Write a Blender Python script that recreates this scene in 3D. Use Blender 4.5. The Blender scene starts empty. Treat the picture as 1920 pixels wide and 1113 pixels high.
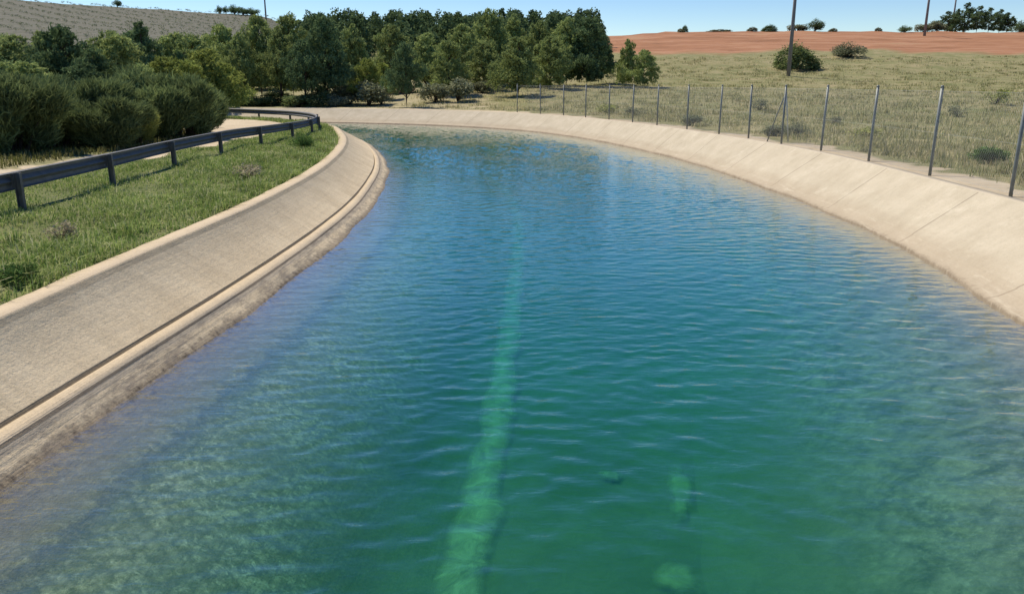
import bpy, math, random
import numpy as np
from mathutils import Vector
from mathutils.geometry import delaunay_2d_cdt

rng = np.random.default_rng(7)
random.seed(7)
sc = bpy.context.scene
COL = sc.collection
F, PITCH, CAMZ = 1474.0, math.atan(399 / 1474.0), 3.2   # photo pixels (1920 wide), tilt, metres above the water

# ------------------------------------------------------------------ helpers
def smooth(a, b, x):
    t = np.clip((x - a) / (b - a), 0, 1)
    return t * t * (3 - 2 * t)

def catmull(pts, step):
    P = np.array(pts, float)
    P = np.vstack([2 * P[0] - P[1], P, 2 * P[-1] - P[-2]])
    out = []
    for i in range(1, len(P) - 2):
        p0, p1, p2, p3 = P[i - 1:i + 3]
        n = max(2, int(np.linalg.norm(p2 - p1) / (step * .4)))
        t = np.linspace(0, 1, n, endpoint=False)[:, None]
        out.append(.5 * (2 * p1 + (p2 - p0) * t + (2 * p0 - 5 * p1 + 4 * p2 - p3) * t ** 2 + (3 * p1 - p0 - 3 * p2 + p3) * t ** 3))
    out.append(P[-2:-1])
    return resample(np.vstack(out), step)

def resample(Q, step):
    d = np.r_[0, np.cumsum(np.linalg.norm(np.diff(Q, axis=0), axis=1))]
    s = np.linspace(0, d[-1], max(2, int(d[-1] / step) + 1))
    return np.stack([np.interp(s, d, Q[:, k]) for k in range(Q.shape[1])], 1)

def relax(Q, n):
    Q = Q.copy()
    for _ in range(n):
        Q[1:-1] = .5 * Q[1:-1] + .25 * (Q[:-2] + Q[2:])
    return Q

def normals2(Q):
    T = np.gradient(Q, axis=0)
    T /= np.linalg.norm(T, axis=1)[:, None] + 1e-9
    return np.stack([-T[:, 1], T[:, 0]], 1)      # to the left of travel

def dist_poly(X, P):
    """distance from points X (N,2) to polyline P"""
    best = np.full(len(X), 1e9)
    A, B = P[:-1], P[1:]
    for a, b in zip(A, B):
        ab = b - a
        t = np.clip(((X - a) @ ab) / (ab @ ab + 1e-12), 0, 1)
        d = X - (a + t[:, None] * ab)
        best = np.minimum(best, np.einsum('ij,ij->i', d, d))
    return np.sqrt(best)

def inside(X, P):
    c = np.zeros(len(X), bool)
    j = len(P) - 1
    for i in range(len(P)):
        xi, yi, xj, yj = P[i, 0], P[i, 1], P[j, 0], P[j, 1]
        cond = ((yi > X[:, 1]) != (yj > X[:, 1]))
        xx = (xj - xi) * (X[:, 1] - yi) / ((yj - yi) if yj != yi else 1e-12) + xi
        c ^= cond & (X[:, 0] < xx)
        j = i
    return c

def mesh(name, V, F_, smooth_=False):
    V = np.asarray(V, np.float32)
    me = bpy.data.meshes.new(name)
    if isinstance(F_, np.ndarray):
        n, k = F_.shape
        me.vertices.add(len(V)); me.vertices.foreach_set('co', V.ravel())
        me.loops.add(n * k); me.loops.foreach_set('vertex_index', F_.astype(np.int32).ravel())
        me.polygons.add(n); me.polygons.foreach_set('loop_start', np.arange(0, n * k, k, dtype=np.int32))
        me.update(calc_edges=True)
    else:
        me.from_pydata([tuple(map(float, v)) for v in V], [], F_)
    if smooth_:
        me.polygons.foreach_set('use_smooth', [True] * len(me.polygons))
    me.validate()
    return me

def obj(name, me, mat=None, parent=None):
    if mat is not None and not me.materials:
        me.materials.append(mat)
    o = bpy.data.objects.new(name, me)
    COL.objects.link(o)
    if parent:
        o.parent = parent
    return o

def tag(o, label, cat, group=None, kind=None):
    o['label'] = label; o['category'] = cat
    if group: o['group'] = group
    if kind: o['kind'] = kind
    return o

def struct(o, label=None):
    o['kind'] = 'structure'
    if label: o['label'] = label
    return o

def empty(name, loc, label, cat, group=None, rz=0):
    o = bpy.data.objects.new(name, None); COL.objects.link(o)
    o.location = loc; o.rotation_euler = (0, 0, rz); o.empty_display_size = .3
    return tag(o, label, cat, group)

def tube(P, rad, n=8, cap=True):
    P = np.asarray(P, float)
    T = np.gradient(P, axis=0); T /= np.linalg.norm(T, axis=1)[:, None] + 1e-9
    rad = np.broadcast_to(rad, len(P))
    up = np.array([0, 0, 1.0]) if abs(T[0, 2]) < .9 else np.array([1.0, 0, 0])
    V, Fc = [], []
    a = np.linspace(0, 2 * np.pi, n, endpoint=False)
    for i, (p, t) in enumerate(zip(P, T)):
        u = np.cross(t, up); u /= np.linalg.norm(u) + 1e-9
        w = np.cross(u, t)
        V.append(p + rad[i] * (np.cos(a)[:, None] * u + np.sin(a)[:, None] * w))
    for i in range(len(P) - 1):
        for k in range(n):
            Fc.append((i * n + k, i * n + (k + 1) % n, (i + 1) * n + (k + 1) % n, (i + 1) * n + k))
    if cap:
        Fc.append(tuple(range(n - 1, -1, -1))); Fc.append(tuple((len(P) - 1) * n + k for k in range(n)))
    return np.vstack(V), Fc

def merge(parts):
    V, Fc, o = [], [], 0
    for v, f in parts:
        V.append(np.asarray(v)); Fc += [tuple(i + o for i in q) for q in f]; o += len(v)
    return np.vstack(V), Fc

def box(c, s, ax=None):
    c = np.array(c, float); h = np.array(s, float) / 2
    S = np.array([(-1, -1, -1), (1, -1, -1), (1, 1, -1), (-1, 1, -1), (-1, -1, 1), (1, -1, 1), (1, 1, 1), (-1, 1, 1)], float) * h
    if ax is not None:
        S = S @ np.array(ax, float)
    return S + c, [(0, 3, 2, 1), (4, 5, 6, 7), (0, 1, 5, 4), (1, 2, 6, 5), (2, 3, 7, 6), (3, 0, 4, 7)]

# ------------------------------------------------------------------ materials
def new_mat(name):
    m = bpy.data.materials.new(name); m.use_nodes = True
    nt = m.node_tree; nt.nodes.clear()
    return m, nt

class G:
    """tiny node-graph writer"""
    def __init__(s, nt): s.nt = nt; s.geo = None
    def n(s, t, **kw):
        nd = s.nt.nodes.new(t)
        for k, v in kw.items(): setattr(nd, k, v)
        return nd
    def link(s, a, b): s.nt.links.new(a, b)
    def setin(s, sock, v):
        if hasattr(v, 'node'): s.link(v, sock)
        elif isinstance(v, (tuple, list)) and len(v) == 3 and sock.type == 'RGBA': sock.default_value = (*v, 1)
        else: sock.default_value = v
    def pos(s):
        if not s.geo: s.geo = s.n('ShaderNodeNewGeometry')
        return s.geo.outputs['Position']
    def map(s, v, scale=(1, 1, 1), rot=(0, 0, 0), loc=(0, 0, 0)):
        m = s.n('ShaderNodeMapping'); s.link(v, m.inputs[0])
        m.inputs['Scale'].default_value = scale; m.inputs['Rotation'].default_value = rot; m.inputs['Location'].default_value = loc
        return m.outputs[0]
    def noise(s, v, scale, detail=4, rough=.55, dist=0):
        t = s.n('ShaderNodeTexNoise'); s.link(v, t.inputs['Vector'])
        t.inputs['Scale'].default_value = scale; t.inputs['Detail'].default_value = detail
        t.inputs['Roughness'].default_value = rough; t.inputs['Distortion'].default_value = dist
        return t.outputs['Fac']
    def ramp(s, f, stops):
        r = s.n('ShaderNodeValToRGB'); s.link(f, r.inputs[0])
        e = r.color_ramp.elements
        while len(e) < len(stops): e.new(.5)
        for i, (p, c) in enumerate(stops):
            e[i].position = p; e[i].color = (*c, 1) if isinstance(c, tuple) else (c, c, c, 1)
        return r.outputs[0]
    def mix(s, f, a, b, mode='MIX'):
        m = s.n('ShaderNodeMix', data_type='RGBA', blend_type=mode)
        s.setin(m.inputs[0], f); s.setin(m.inputs[6], a); s.setin(m.inputs[7], b)
        return m.outputs[2]
    def math(s, op, a, b=0.0, c=None):
        m = s.n('ShaderNodeMath', operation=op)
        s.setin(m.inputs[0], a); s.setin(m.inputs[1], b)
        if c is not None: s.setin(m.inputs[2], c)
        return m.outputs[0]
    def attr(s, name):
        return s.n('ShaderNodeAttribute', attribute_name=name)
    def bump(s, h, strength, dist):
        b = s.n('ShaderNodeBump'); s.link(h, b.inputs['Height'])
        b.inputs['Strength'].default_value = strength; b.inputs['Distance'].default_value = dist
        return b.outputs[0]
    def out(s, sh, vol=None):
        o = s.n('ShaderNodeOutputMaterial'); s.link(sh, o.inputs[0])
        if vol: s.link(vol, o.inputs[1])
    def bsdf(s, color, rough=.9, normal=None, spec=.2, metal=0):
        b = s.n('ShaderNodeBsdfPrincipled')
        s.setin(b.inputs['Base Color'], color); s.setin(b.inputs['Roughness'], rough)
        b.inputs['Specular IOR Level'].default_value = spec; b.inputs['Metallic'].default_value = metal
        if normal: s.link(normal, b.inputs['Normal'])
        return b.outputs[0]

def foliage_mat(name, dark, light, trans=.25, patch=1.2):
    m, nt = new_mat(name); g = G(nt)
    geo = g.n('ShaderNodeNewGeometry')
    oi = g.n('ShaderNodeObjectInfo')
    c = g.ramp(geo.outputs['Random Per Island'], [(0, dark), (1, light)])
    f = g.noise(geo.outputs['Position'], patch, 2)
    f = g.math('MULTIPLY_ADD', f, 1.1, .45)
    f2 = g.math('MULTIPLY_ADD', oi.outputs['Random'], .3, .85)
    f = g.math('MULTIPLY', f, f2)
    cm = g.n('ShaderNodeVectorMath', operation='SCALE'); g.link(c, cm.inputs[0]); g.link(f, cm.inputs['Scale'])
    d = g.n('ShaderNodeBsdfDiffuse'); g.link(cm.outputs[0], d.inputs[0])
    t = g.n('ShaderNodeBsdfTranslucent'); g.link(cm.outputs[0], t.inputs[0])
    mx = g.n('ShaderNodeMixShader'); mx.inputs[0].default_value = trans
    g.link(d.outputs[0], mx.inputs[1]); g.link(t.outputs[0], mx.inputs[2])
    g.out(mx.outputs[0])
    return m

def simple_mat(name, c1, c2, scale=6, rough=.8, metal=0, spec=.3, bump=0, stretch=(1, 1, 1)):
    m, nt = new_mat(name); g = G(nt)
    v = g.map(g.pos(), stretch)
    n = g.noise(v, scale, 5, .6)
    col = g.ramp(n, [(.3, c1), (.7, c2)])
    g.out(g.bsdf(col, rough, g.bump(n, 1, bump) if bump else None, spec, metal))
    return m

# ------------------------------------------------------------------ the plan of the canal (metres; camera over x=y=0)
LW = [(-4.6, -14), (-4.5, -6), (-4.42, 0), (-4.3, 4.2), (-4.19, 6.4), (-4.03, 8.47), (-3.82, 10.57), (-3.71, 13.29), (-3.63, 16.44), (-3.69, 20.01),
      (-4.13, 25.43), (-4.79, 30.68), (-6.13, 37.34), (-8.4, 45.5), (-11.9, 53), (-16.5, 57.4), (-24, 60.6), (-40, 63), (-75, 64)]
LT = [(-5.9, -14), (-5.7, -6), (-5.45, 0), (-5.27, 5), (-5.19, 8.2), (-5.2, 9.85), (-5.16, 11.33), (-5.1, 13.35), (-5.08, 16.11), (-5.32, 21.77), (-6.0, 27.92),
      (-6.95, 33.6), (-8.2, 39), (-10.2, 46.2), (-13.4, 54), (-17.5, 58.6), (-24.5, 62), (-40, 64.4), (-75, 65.4)]
RW = [(5.2, -14), (5.7, -6), (6.1, 2), (6.6, 7), (7.06, 10.37), (7.44, 12.2), (7.78, 14.36), (8.1, 17.38), (8.2, 22.41), (8.02, 26.87), (7.55, 33.46), (6.4, 40.46),
      (4.4, 48.52), (1.4, 55.7), (-2.41, 60.9), (-6.9, 64.7), (-14, 68.2), (-24, 71.2), (-40, 73.2), (-75, 74.4)]
RT = [(7.0, -14), (7.6, -6), (8.2, 2), (8.75, 8), (9.15, 12.5), (9.35, 15.5), (9.55, 18.7), (9.72, 22.4), (9.7, 25.9), (9.5, 28.9), (9.1, 31.9), (8.6, 35.2), (7.85, 40),
      (6.4, 46), (4.4, 52.5), (1.5, 58.8), (-2.6, 64), (-8.2, 68.6), (-14.6, 71.2), (-24.4, 74), (-40, 75.8), (-75, 76.8)]
# inner bend: the left bank lies on the inside; its crest is on the far side of the waterline there
LT[13:] = [(-10.1, 45.6), (-13.2, 51.6), (-17.3, 55.6), (-24.4, 58.8), (-40, 61.2), (-75, 62.2)]
ZL, ZR = .9, 1.1

def pair(TOP, WAT, step=.35):
    T = relax(catmull(TOP, step), 10)
    W = relax(catmull(WAT, .1), 40)
    idx = np.array([np.argmin(np.sum((W - p) ** 2, 1)) for p in T])
    idx = np.maximum.accumulate(idx)
    Wp = relax(W[idx], 12)
    return T, Wp
LTc, LWc = pair(LT, LW)
RTc, RWc = pair(RT, RW)
nL = normals2(LTc)          # points to the left = away from the water on the left bank
nR = -normals2(RTc)         # away from the water on the right bank
KERB = .34
LK = LTc + nL * KERB        # outer edge of the left kerb
RK = RTc + nR * .30
hole = np.vstack([(LK - nL * .06)[::2], (RK - nR * .06)[::-1][::2]])
HOLE_BIG = np.vstack([LK, RK[::-1]])

RAIL = [(-8.15, 2), (-8.3, 6), (-8.45, 10), (-8.6, 13.88), (-8.95, 17.48), (-9.25, 21.93), (-9.4, 26.7), (-9.3, 30.9), (-9.25, 35.1), (-9.6, 39.4), (-10.6, 44.2), (-12.4, 49.2),
        (-14.9, 53.2), (-19, 56.6), (-24.5, 59.3), (-32, 61), (-44, 62.2)]
RAILc = relax(catmull(RAIL, .25), 10)
ROAD = [(-11.6, -20), (-11.8, 2), (-11.95, 14), (-12.05, 22), (-12.05, 28), (-12.1, 34), (-12.8, 39.5), (-14.5, 45), (-17.6, 50.2), (-23, 54.4), (-32, 57.2), (-44, 58.6), (-80, 60)]
ROADc = relax(catmull(ROAD, .5), 10)
def road_d(X):
    d = dist_poly(X, ROADc[::2])
    return d + 1.95 - np.interp(X[:, 1], [0, 28, 36, 45], [1.1, 1.15, 1.5, 2.2])

# ------------------------------------------------------------------ terrain
def bearing_px(x, y):
    yy = np.maximum(y, 1e-3)
    px = 960 + F * (x / yy) / math.cos(PITCH)
    return np.where(y > .02 * np.abs(x) + .01, np.clip(px, -700, 2700), np.where(x < 0, -700, 2700))

def el_of(row):
    """tangent of the elevation of a ray through photo row `row`"""
    return np.tan(np.arctan((556.5 - np.asarray(row, float)) / F) - PITCH)
KR = np.array([0, 25, 60, 105, 160, 235]); ER = np.r_[-.084, -.084, el_of([198, 158, 104, 60])]
KL = np.array([0, 25, 60, 100, 160, 250, 400]); EL = np.r_[-.088, -.088, el_of([207, 176, 128, 66, 20])]
CRX = [-700, -200, 0, 85, 300, 480, 640]; CRE = el_of([-60, -25, -6, 3, 17, 29, 42])
CRX2 = [640, 1000, 1150, 1250, 1500, 1920, 2500]; CRE2 = el_of([76, 72, 68, 60, 59, 62, 62])

def zfield(x, y):
    px = bearing_px(x, y)
    Y = np.where(y > 0, y, np.minimum(np.abs(y) * .3, 20)); Y = np.maximum(Y, .35 * np.hypot(x, y) * (y > 0))
    ecr = np.interp(px, CRX2, CRE2)
    zr = CAMZ + Y * (np.interp(Y, KR, ER) + (ecr - ER[-1]) * smooth(140, 235, Y))
    ov = np.maximum(Y - 235, 0)
    zr = np.where(Y > 235, CAMZ + 235 * ecr + ov * ecr * np.exp(-ov / 25) - .012 * ov * smooth(0, 40, ov), zr)
    ecl = np.interp(px, CRX, CRE)
    zl = CAMZ + Y * (np.interp(Y, KL, EL) + (ecl - EL[-1]) * smooth(130, 400, Y))
    ov = np.maximum(Y - 400, 0)
    zl = np.where(Y > 400, CAMZ + 400 * ecl + ov * ecl * np.exp(-ov / 30) - .012 * ov * smooth(0, 60, ov), zl)
    w = smooth(500, 660, px)
    return zl * (1 - w) + zr * w

def hills_noise(x, y):
    return (np.sin(x * .31 + 1.3 * np.sin(y * .17)) * np.sin(y * .27 + 1.1) * .5 + np.sin(x * .83 + y * .31) * np.sin(y * .71 - x * .2) * .3
            + np.sin(x * 1.9 + 2) * np.sin(y * 2.3 + x * .4) * .2)

def terrain(x, y):
    x = np.atleast_1d(np.asarray(x, float)); y = np.atleast_1d(np.asarray(y, float))
    X = np.stack([x, y], 1)
    r = np.hypot(x, y)
    near = (r < 130)
    dl = np.full(len(x), 99.); dr = np.full(len(x), 99.); drd = np.full(len(x), 99.)
    if near.any():
        dl[near] = dist_poly(X[near], LK[::4]); dr[near] = dist_poly(X[near], RK[::4]); drd[near] = road_d(X[near])
    d = np.minimum(dl, dr)
    bank = np.where(dl < dr, ZL, ZR)
    zf = zfield(x, y)
    lev = bank + .12 * smooth(.3, 3, d) * (dl < dr)
    w = smooth(2.5, 22, d)
    z = lev * (1 - w) + zf * w
    amp = .05 + .10 * smooth(8, 30, d) + .25 * smooth(60, 160, r)
    bumpy = hills_noise(x, y) * amp * smooth(.3, 2.0, d) * smooth(1.2, 2.6, drd)
    z = z + bumpy
    z = z - .045 * (1 - smooth(.1, .7, d))           # the kerb stands proud of the soil
    z = z - .09 * (1 - smooth(1.2, 2.2, drd)) * (d > 1.0)
    return z

def T1(x, y): return float(terrain([x], [y])[0])

def at(px, Y, z=None):
    """ground point seen in photo column px at forward distance Y"""
    x = (px - 960) / F * (Y * math.cos(PITCH))
    for _ in range(4):
        zz = T1(x, Y) if z is None else z
        x = (px - 960) / F * (Y * math.cos(PITCH) + (CAMZ - zz) * math.sin(PITCH))
    return x, Y, zz

def zrow(py, Y):
    """height seen at photo row py at forward distance Y"""
    return CAMZ - Y * math.tan(PITCH + math.atan((py - 556.5) / F))

def build_ground():
    pts = []
    r = 3.2; k = 0
    while r < 1500:
        da = 0.0125 if 5 < r < 420 else .03
        a0, a1 = -.80, .80
        n = int((a1 - a0) / da)
        a = np.linspace(a0, a1, n) + (.5 * da if k % 2 else 0)
        rr = r * (1 + rng.normal(0, .004, n)); a = a + rng.normal(0, da * .12, n)
        pts.append(np.stack([rr * np.sin(a), rr * np.cos(a)], 1))
        r *= 1.036 if r < 60 else 1.03
        k += 1
    for r in (10, 25, 60, 150, 400, 1000):
        a = np.linspace(.85, 2 * np.pi - .85, 26)
        pts.append(np.stack([r * np.sin(a), r * np.cos(a)], 1))
    P = np.vstack(pts)
    dmin = np.full(len(P), 99.)
    nr = np.hypot(P[:, 0], P[:, 1]) < 120
    dmin[nr] = dist_poly(P[nr], hole[np.r_[0:len(hole):3, len(hole) - 1, 0]])
    P = P[(~inside(P, hole)) & (dmin > .12)]
    V2 = [Vector((float(a), float(b))) for a, b in np.vstack([hole, P])]
    nh = len(hole)
    edges = [(i, (i + 1) % nh) for i in range(nh)]
    vo, eo, fo, *_ = delaunay_2d_cdt(V2, edges, [], 0, 1e-5)
    vo = np.array([(v.x, v.y) for v in vo]); fo = np.array([f[:3] for f in fo])
    cen = vo[fo].mean(1)
    fo = fo[~inside(cen, hole)]
    # all faces up
    a, b, c = vo[fo[:, 0]], vo[fo[:, 1]], vo[fo[:, 2]]
    cr = (b - a)[:, 0] * (c - a)[:, 1] - (b - a)[:, 1] * (c - a)[:, 0]
    fo[cr < 0] = fo[cr < 0][:, ::-1]
    z = terrain(vo[:, 0], vo[:, 1])
    me = mesh('ground', np.c_[vo, z], fo, True)
    # zones: R red soil, G pale dirt, B ploughed hill, A lush verge
    x, y = vo[:, 0], vo[:, 1]
    rr = np.hypot(x, y); px = bearing_px(x, y)
    X = vo
    wob = 6 * np.sin(px * .011) + 4 * np.sin(px * .037 + 1)
    red = smooth(156, 186, y + wob) * smooth(1090, 1135, px) * (1 - smooth(300, 330, y))
    drd = road_d(X); dl = dist_poly(X, LK[::3]); dr = dist_poly(X, RK[::3])
    jit = .35 * np.sin(x * 2.1 + y * .6) * np.sin(y * 1.3) + .2 * np.sin(y * 3.7 + x)
    dirt = np.maximum(1 - smooth(1.75, 2.15, drd + jit * .5), 1 - smooth(.5, 1.25, dr + jit))
    # dirt turnout beyond the road at the bend, sandy forest floor
    turn = (1 - smooth(3, 9, np.hypot((x + 15.5) * 1.1, (y - 44.) * .6))) * (dl > 2.0)
    dirt = np.maximum(dirt, turn * .9 * smooth(.2, .6, dl - 1.5))
    sand = smooth(300, 420, px) * (1 - smooth(900, 1000, px)) * (1 - smooth(105, 130, rr)) * (dr < 45) * (dr < dl)
    dirt = np.maximum(dirt, sand * .45 * smooth(600, 680, px))  # pale sand omitted under the left pines: tree shade put into ground colour
    plough = smooth(120, 150, rr) * (1 - smooth(560, 640, px))
    lush = (1 - smooth(5.0, 7.5, dl)) * (dl < dr) * (1 - smooth(.3, .9, dirt))
    at_ = me.attributes.new('zone', 'FLOAT_COLOR', 'POINT')
    at_.data.foreach_set('color', np.stack([red, dirt, plough, lush], 1).astype(np.float32).ravel())
    return me

def ground_mat():
    m, nt = new_mat('ground_soil_and_grass'); g = G(nt)
    p = g.pos()
    z = g.attr('zone')
    sep = g.n('ShaderNodeSeparateColor'); g.link(z.outputs['Color'], sep.inputs[0])
    nb = g.noise(g.map(p, (.6, 1.4, 1)), .10, 6, .72); nm = g.noise(p, .45, 5, .65); nf = g.noise(p, 5.0, 4, .7)
    dry = g.ramp(nm, [(.30, (.135, .150, .056)), (.48, (.255, .235, .110)), (.64, (.39, .315, .185))])
    far = g.ramp(nb, [(.35, (.15, .165, .065)), (.5, (.245, .225, .112)), (.64, (.34, .275, .16))])
    c = g.mix(.4, dry, far)
    c = g.mix(g.ramp(nf, [(.40, 0.0), (.68, .6)]), c, (.075, .095, .035))
    lush = g.ramp(nm, [(.3, (.09, .115, .038)), (.7, (.19, .19, .08))])
    c = g.mix(z.outputs['Alpha'], c, lush)
    def edge(w, lo=.35, hi=.65, sc=1.2):
        n = g.noise(p, sc, 5, .7)
        s_ = g.math('ADD', w, g.math('MULTIPLY_ADD', n, .6, -.3))
        return g.ramp(s_, [(lo, 0.0), (hi, 1.0)])
    sandc = g.ramp(nm, [(.3, (.43, .345, .23)), (.7, (.58, .49, .35))])
    sandc = g.mix(g.ramp(nf, [(.45, 0.0), (.8, .5)]), sandc, (.30, .235, .15))
    c = g.mix(edge(sep.outputs[1]), c, sandc)
    rs = g.noise(g.map(p, (.05, .17, 1)), 1.0, 6, .72)
    redc = g.ramp(rs, [(.34, (.22, .110, .058)), (.5, (.32, .158, .085)), (.62, (.37, .205, .120)), (.74, (.26, .20, .095))])
    c = g.mix(edge(sep.outputs[0], .28, .72, .16), c, redc)
    w = g.n('ShaderNodeTexWave', wave_type='BANDS', bands_direction='X')
    g.link(g.map(p, (1, 1, 1), (0, 0, math.radians(35))), w.inputs[0])
    w.inputs['Scale'].default_value = .035; w.inputs['Distortion'].default_value = 2.2; w.inputs['Detail'].default_value = 3
    w.inputs['Detail Scale'].default_value = .6
    pl = g.ramp(w.outputs['Fac'], [(.2, (.095, .104, .074)), (.45, (.170, .150, .125)), (.8, (.118, .122, .092))])
    pn = g.ramp(nb, [(.3, (.10, .105, .07)), (.65, (.19, .165, .135))])
    pl = g.mix(.3, pl, pn)
    c = g.mix(sep.outputs[2], c, pl)
    h = g.math('ADD', g.math('MULTIPLY', nf, .4), g.math('MULTIPLY', g.noise(p, 22, 3, .7), .15))
    g.out(g.bsdf(c, .95, g.bump(h, .8, .12), .1))
    return m

MAT_GROUND = ground_mat()
ground = struct(obj('ground', build_ground(), MAT_GROUND), 'open rolling ground of dry grass, red soil and dirt')

# ------------------------------------------------------------------ concrete lining of both banks
def bed_colour(g, p):
    n1 = g.noise(p, .5, 4, .6, .5); n2 = g.noise(p, 3.2, 5, .7, .6)
    c = g.ramp(n1, [(.35, (.095, .100, .045)), (.65, (.150, .147, .077))])
    return g.mix(g.ramp(n2, [(.45, 0.0), (.75, .6)]), c, (.07, .08, .035)), n2

def lining_mat(name, base1, base2, kerbc, left):
    m, nt = new_mat(name); g = G(nt)
    a = g.attr('uvt')                       # R: metres along the bank, G: profile position, B: height above water
    sep = g.n('ShaderNodeSeparateXYZ'); g.link(a.outputs['Vector'], sep.inputs[0])
    s_, t_, z_ = sep.outputs
    cv = g.n('ShaderNodeCombineXYZ'); g.link(s_, cv.inputs[0]); g.link(t_, cv.inputs[1])
    p = g.pos()
    n1 = g.noise(p, 1.1, 5, .65); n2 = g.noise(p, 9, 5, .7)
    streak = g.noise(g.map(cv.outputs[0], (5.5, .55, 1)), 1.0, 4, .7)       # runs down the slope
    brush = g.noise(g.map(cv.outputs[0], (.5, 14, 1)), 1.0, 3, .6)
    c = g.ramp(n1, [(.3, base1), (.7, base2)])
    c = g.mix(g.ramp(streak, [(.45, 0.0), (.8, .38 if left else .2)]), c, tuple(v * .62 for v in base1))
    c = g.mix(g.ramp(n2, [(.52, 0.0), (.8, .35 if left else .22)]), c, tuple(v * .55 for v in base1))
    # panel joints every few metres
    fr = g.math('FRACT', g.math('DIVIDE', s_, 4.6))
    j = g.math('LESS_THAN', g.math('ABSOLUTE', g.math('SUBTRACT', fr, .5)), .0055)
    j = g.math('MULTIPLY', j, g.math('GREATER_THAN', z_, .05))
    c = g.mix(g.math('MULTIPLY', j, .15 if left else .48), c, (.10, .08, .055))
    panel = g.n('ShaderNodeTexWhiteNoise', noise_dimensions='1D')
    g.link(g.math('FLOOR', g.math('ADD', g.math('DIVIDE', s_, 4.6), .5)), panel.inputs['W'])
    c = g.mix(g.math('MULTIPLY', panel.outputs['Value'], .16), c, tuple(v * .7 for v in base2))
    # dark algae line just above and below the water
    hz = g.math('ADD', z_, g.math('MULTIPLY_ADD', n2, .12, -.06))
    wl = .05 if left else .06
    stain = g.ramp(hz, [(.0, 1.0), (wl * .35, .85), (wl, .45 if left else .2), (wl * 1.25, 0.0)])
    stain = g.mix(g.math('MULTIPLY', g.ramp(n2, [(.35, 1.0), (.65, .55)]), 1.0), (0, 0, 0), stain)
    c = g.mix(stain, c, (.085, .065, .048))
    if not left:
        sb = g.noise(g.map(cv.outputs[0], (.35, 2.2, 1)), 1.0, 5, .7)
        band_ = g.ramp(g.math('ADD', z_, g.math('MULTIPLY_ADD', sb, .5, -.25)), [(.10, .42), (.30, .22), (.42, .0)])
        c = g.mix(band_, c, (.30, .225, .145))
        pat = g.noise(g.map(cv.outputs[0], (.8, 1.6, 1)), 1.0, 6, .75)
        c = g.mix(g.ramp(pat, [(.55, 0.0), (.75, .5)]), c, (.66, .59, .46))
        c = g.mix(g.ramp(pat, [(.22, .45), (.42, .0)]), c, (.33, .26, .175))
    # submerged face: algae and silt
    weed = g.noise(p, 2.6, 6, .72, .6)
    weed2 = g.noise(g.map(p, (1.3, 1.3, 1.3)), 7.0, 5, .75, 1.2)
    peb = g.n('ShaderNodeTexVoronoi'); g.link(g.map(p, (1, 1, 1)), peb.inputs['Vector']); peb.inputs['Scale'].default_value = 11.0
    under = g.ramp(weed, [(.30, (.16, .165, .08)), (.5, (.33, .31, .19)), (.72, (.52, .47, .31))])
    under = g.mix(g.ramp(weed2, [(.42, 0.0), (.60, .85)]), under, (.075, .095, .03))
    weed3 = g.noise(p, 13.0, 4, .75, 1.2)
    under = g.mix(g.ramp(weed3, [(.50, 0.0), (.64, .8)]), under, (.66, .60, .42))
    under = g.mix(g.ramp(peb.outputs['Distance'], [(.35, 0.0), (.75, .7)]), under, (.06, .07, .035))
    under = g.mix(g.ramp(g.noise(p, .9, 4, .6), [(.4, 0.0), (.65, .7)]), under, (.115, .125, .06))
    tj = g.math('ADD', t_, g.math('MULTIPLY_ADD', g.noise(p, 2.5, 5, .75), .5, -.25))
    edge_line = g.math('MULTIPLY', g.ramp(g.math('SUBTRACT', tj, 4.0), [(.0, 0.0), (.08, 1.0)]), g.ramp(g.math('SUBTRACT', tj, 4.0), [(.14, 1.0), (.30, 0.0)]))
    under = g.mix(g.math('MULTIPLY', edge_line, .6 if left else .25), under, (.075, .07, .085))  # dark line of the submerged step, put into the colour
    shallow = g.ramp(g.math('SUBTRACT', tj, 3.5), [(.4, 1.0), (.6, 0.0)])
    under = g.mix(g.math('MULTIPLY', shallow, .6), under, (.30, .225, .14))
    if not left:
        under = g.mix(.74, under, g.mix(g.ramp(weed, [(.38, 0.0), (.62, 1.0)]), (.060, .058, .040), (.20, .172, .125)))
    else:
        under = g.mix(.36, under, (.15, .135, .085))
    deep = g.ramp(g.math('MULTIPLY', z_, -.66), [(.70, 0.0), (.98, 1.0)])
    under = g.mix(deep, under, bed_colour(g, p)[0])
    uf = g.ramp(g.math('MULTIPLY', z_, -1.0), [(.02, 0.0), (.10, .85), (.3, 1.0)])
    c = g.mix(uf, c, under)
    kf = g.math('LESS_THAN', t_, .5)
    kc = g.ramp(n1, [(.3, kerbc), (.7, tuple(v * 1.12 for v in kerbc))])
    kc = g.mix(g.ramp(n2, [(.5, 0.0), (.8, .4)]), kc, tuple(v * .55 for v in kerbc))
    c = g.mix(kf, c, kc)
    if left:
        ledge = g.math('MULTIPLY', g.math('GREATER_THAN', t_, 2.0), g.math('LESS_THAN', t_, 3.02))
        c = g.mix(g.math('MULTIPLY', ledge, .85), c, kc)
        def band(a, b): return g.math('MULTIPLY', g.math('GREATER_THAN', t_, a), g.math('LESS_THAN', t_, b))
        low = g.math('MULTIPLY', band(2.62, 4.0), g.math('GREATER_THAN', z_, -.04))
        sn = g.noise(g.map(cv.outputs[0], (2.2, 3.0, 1)), 1.0, 5, .75)
        c = g.mix(g.math('MULTIPLY', low, g.ramp(sn, [(.46, .0), (.62, .75)])), c, (.25, .205, .15))
        c = g.mix(g.math('MULTIPLY', band(2.6, 2.77), .7), c, (.11, .085, .06))
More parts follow.
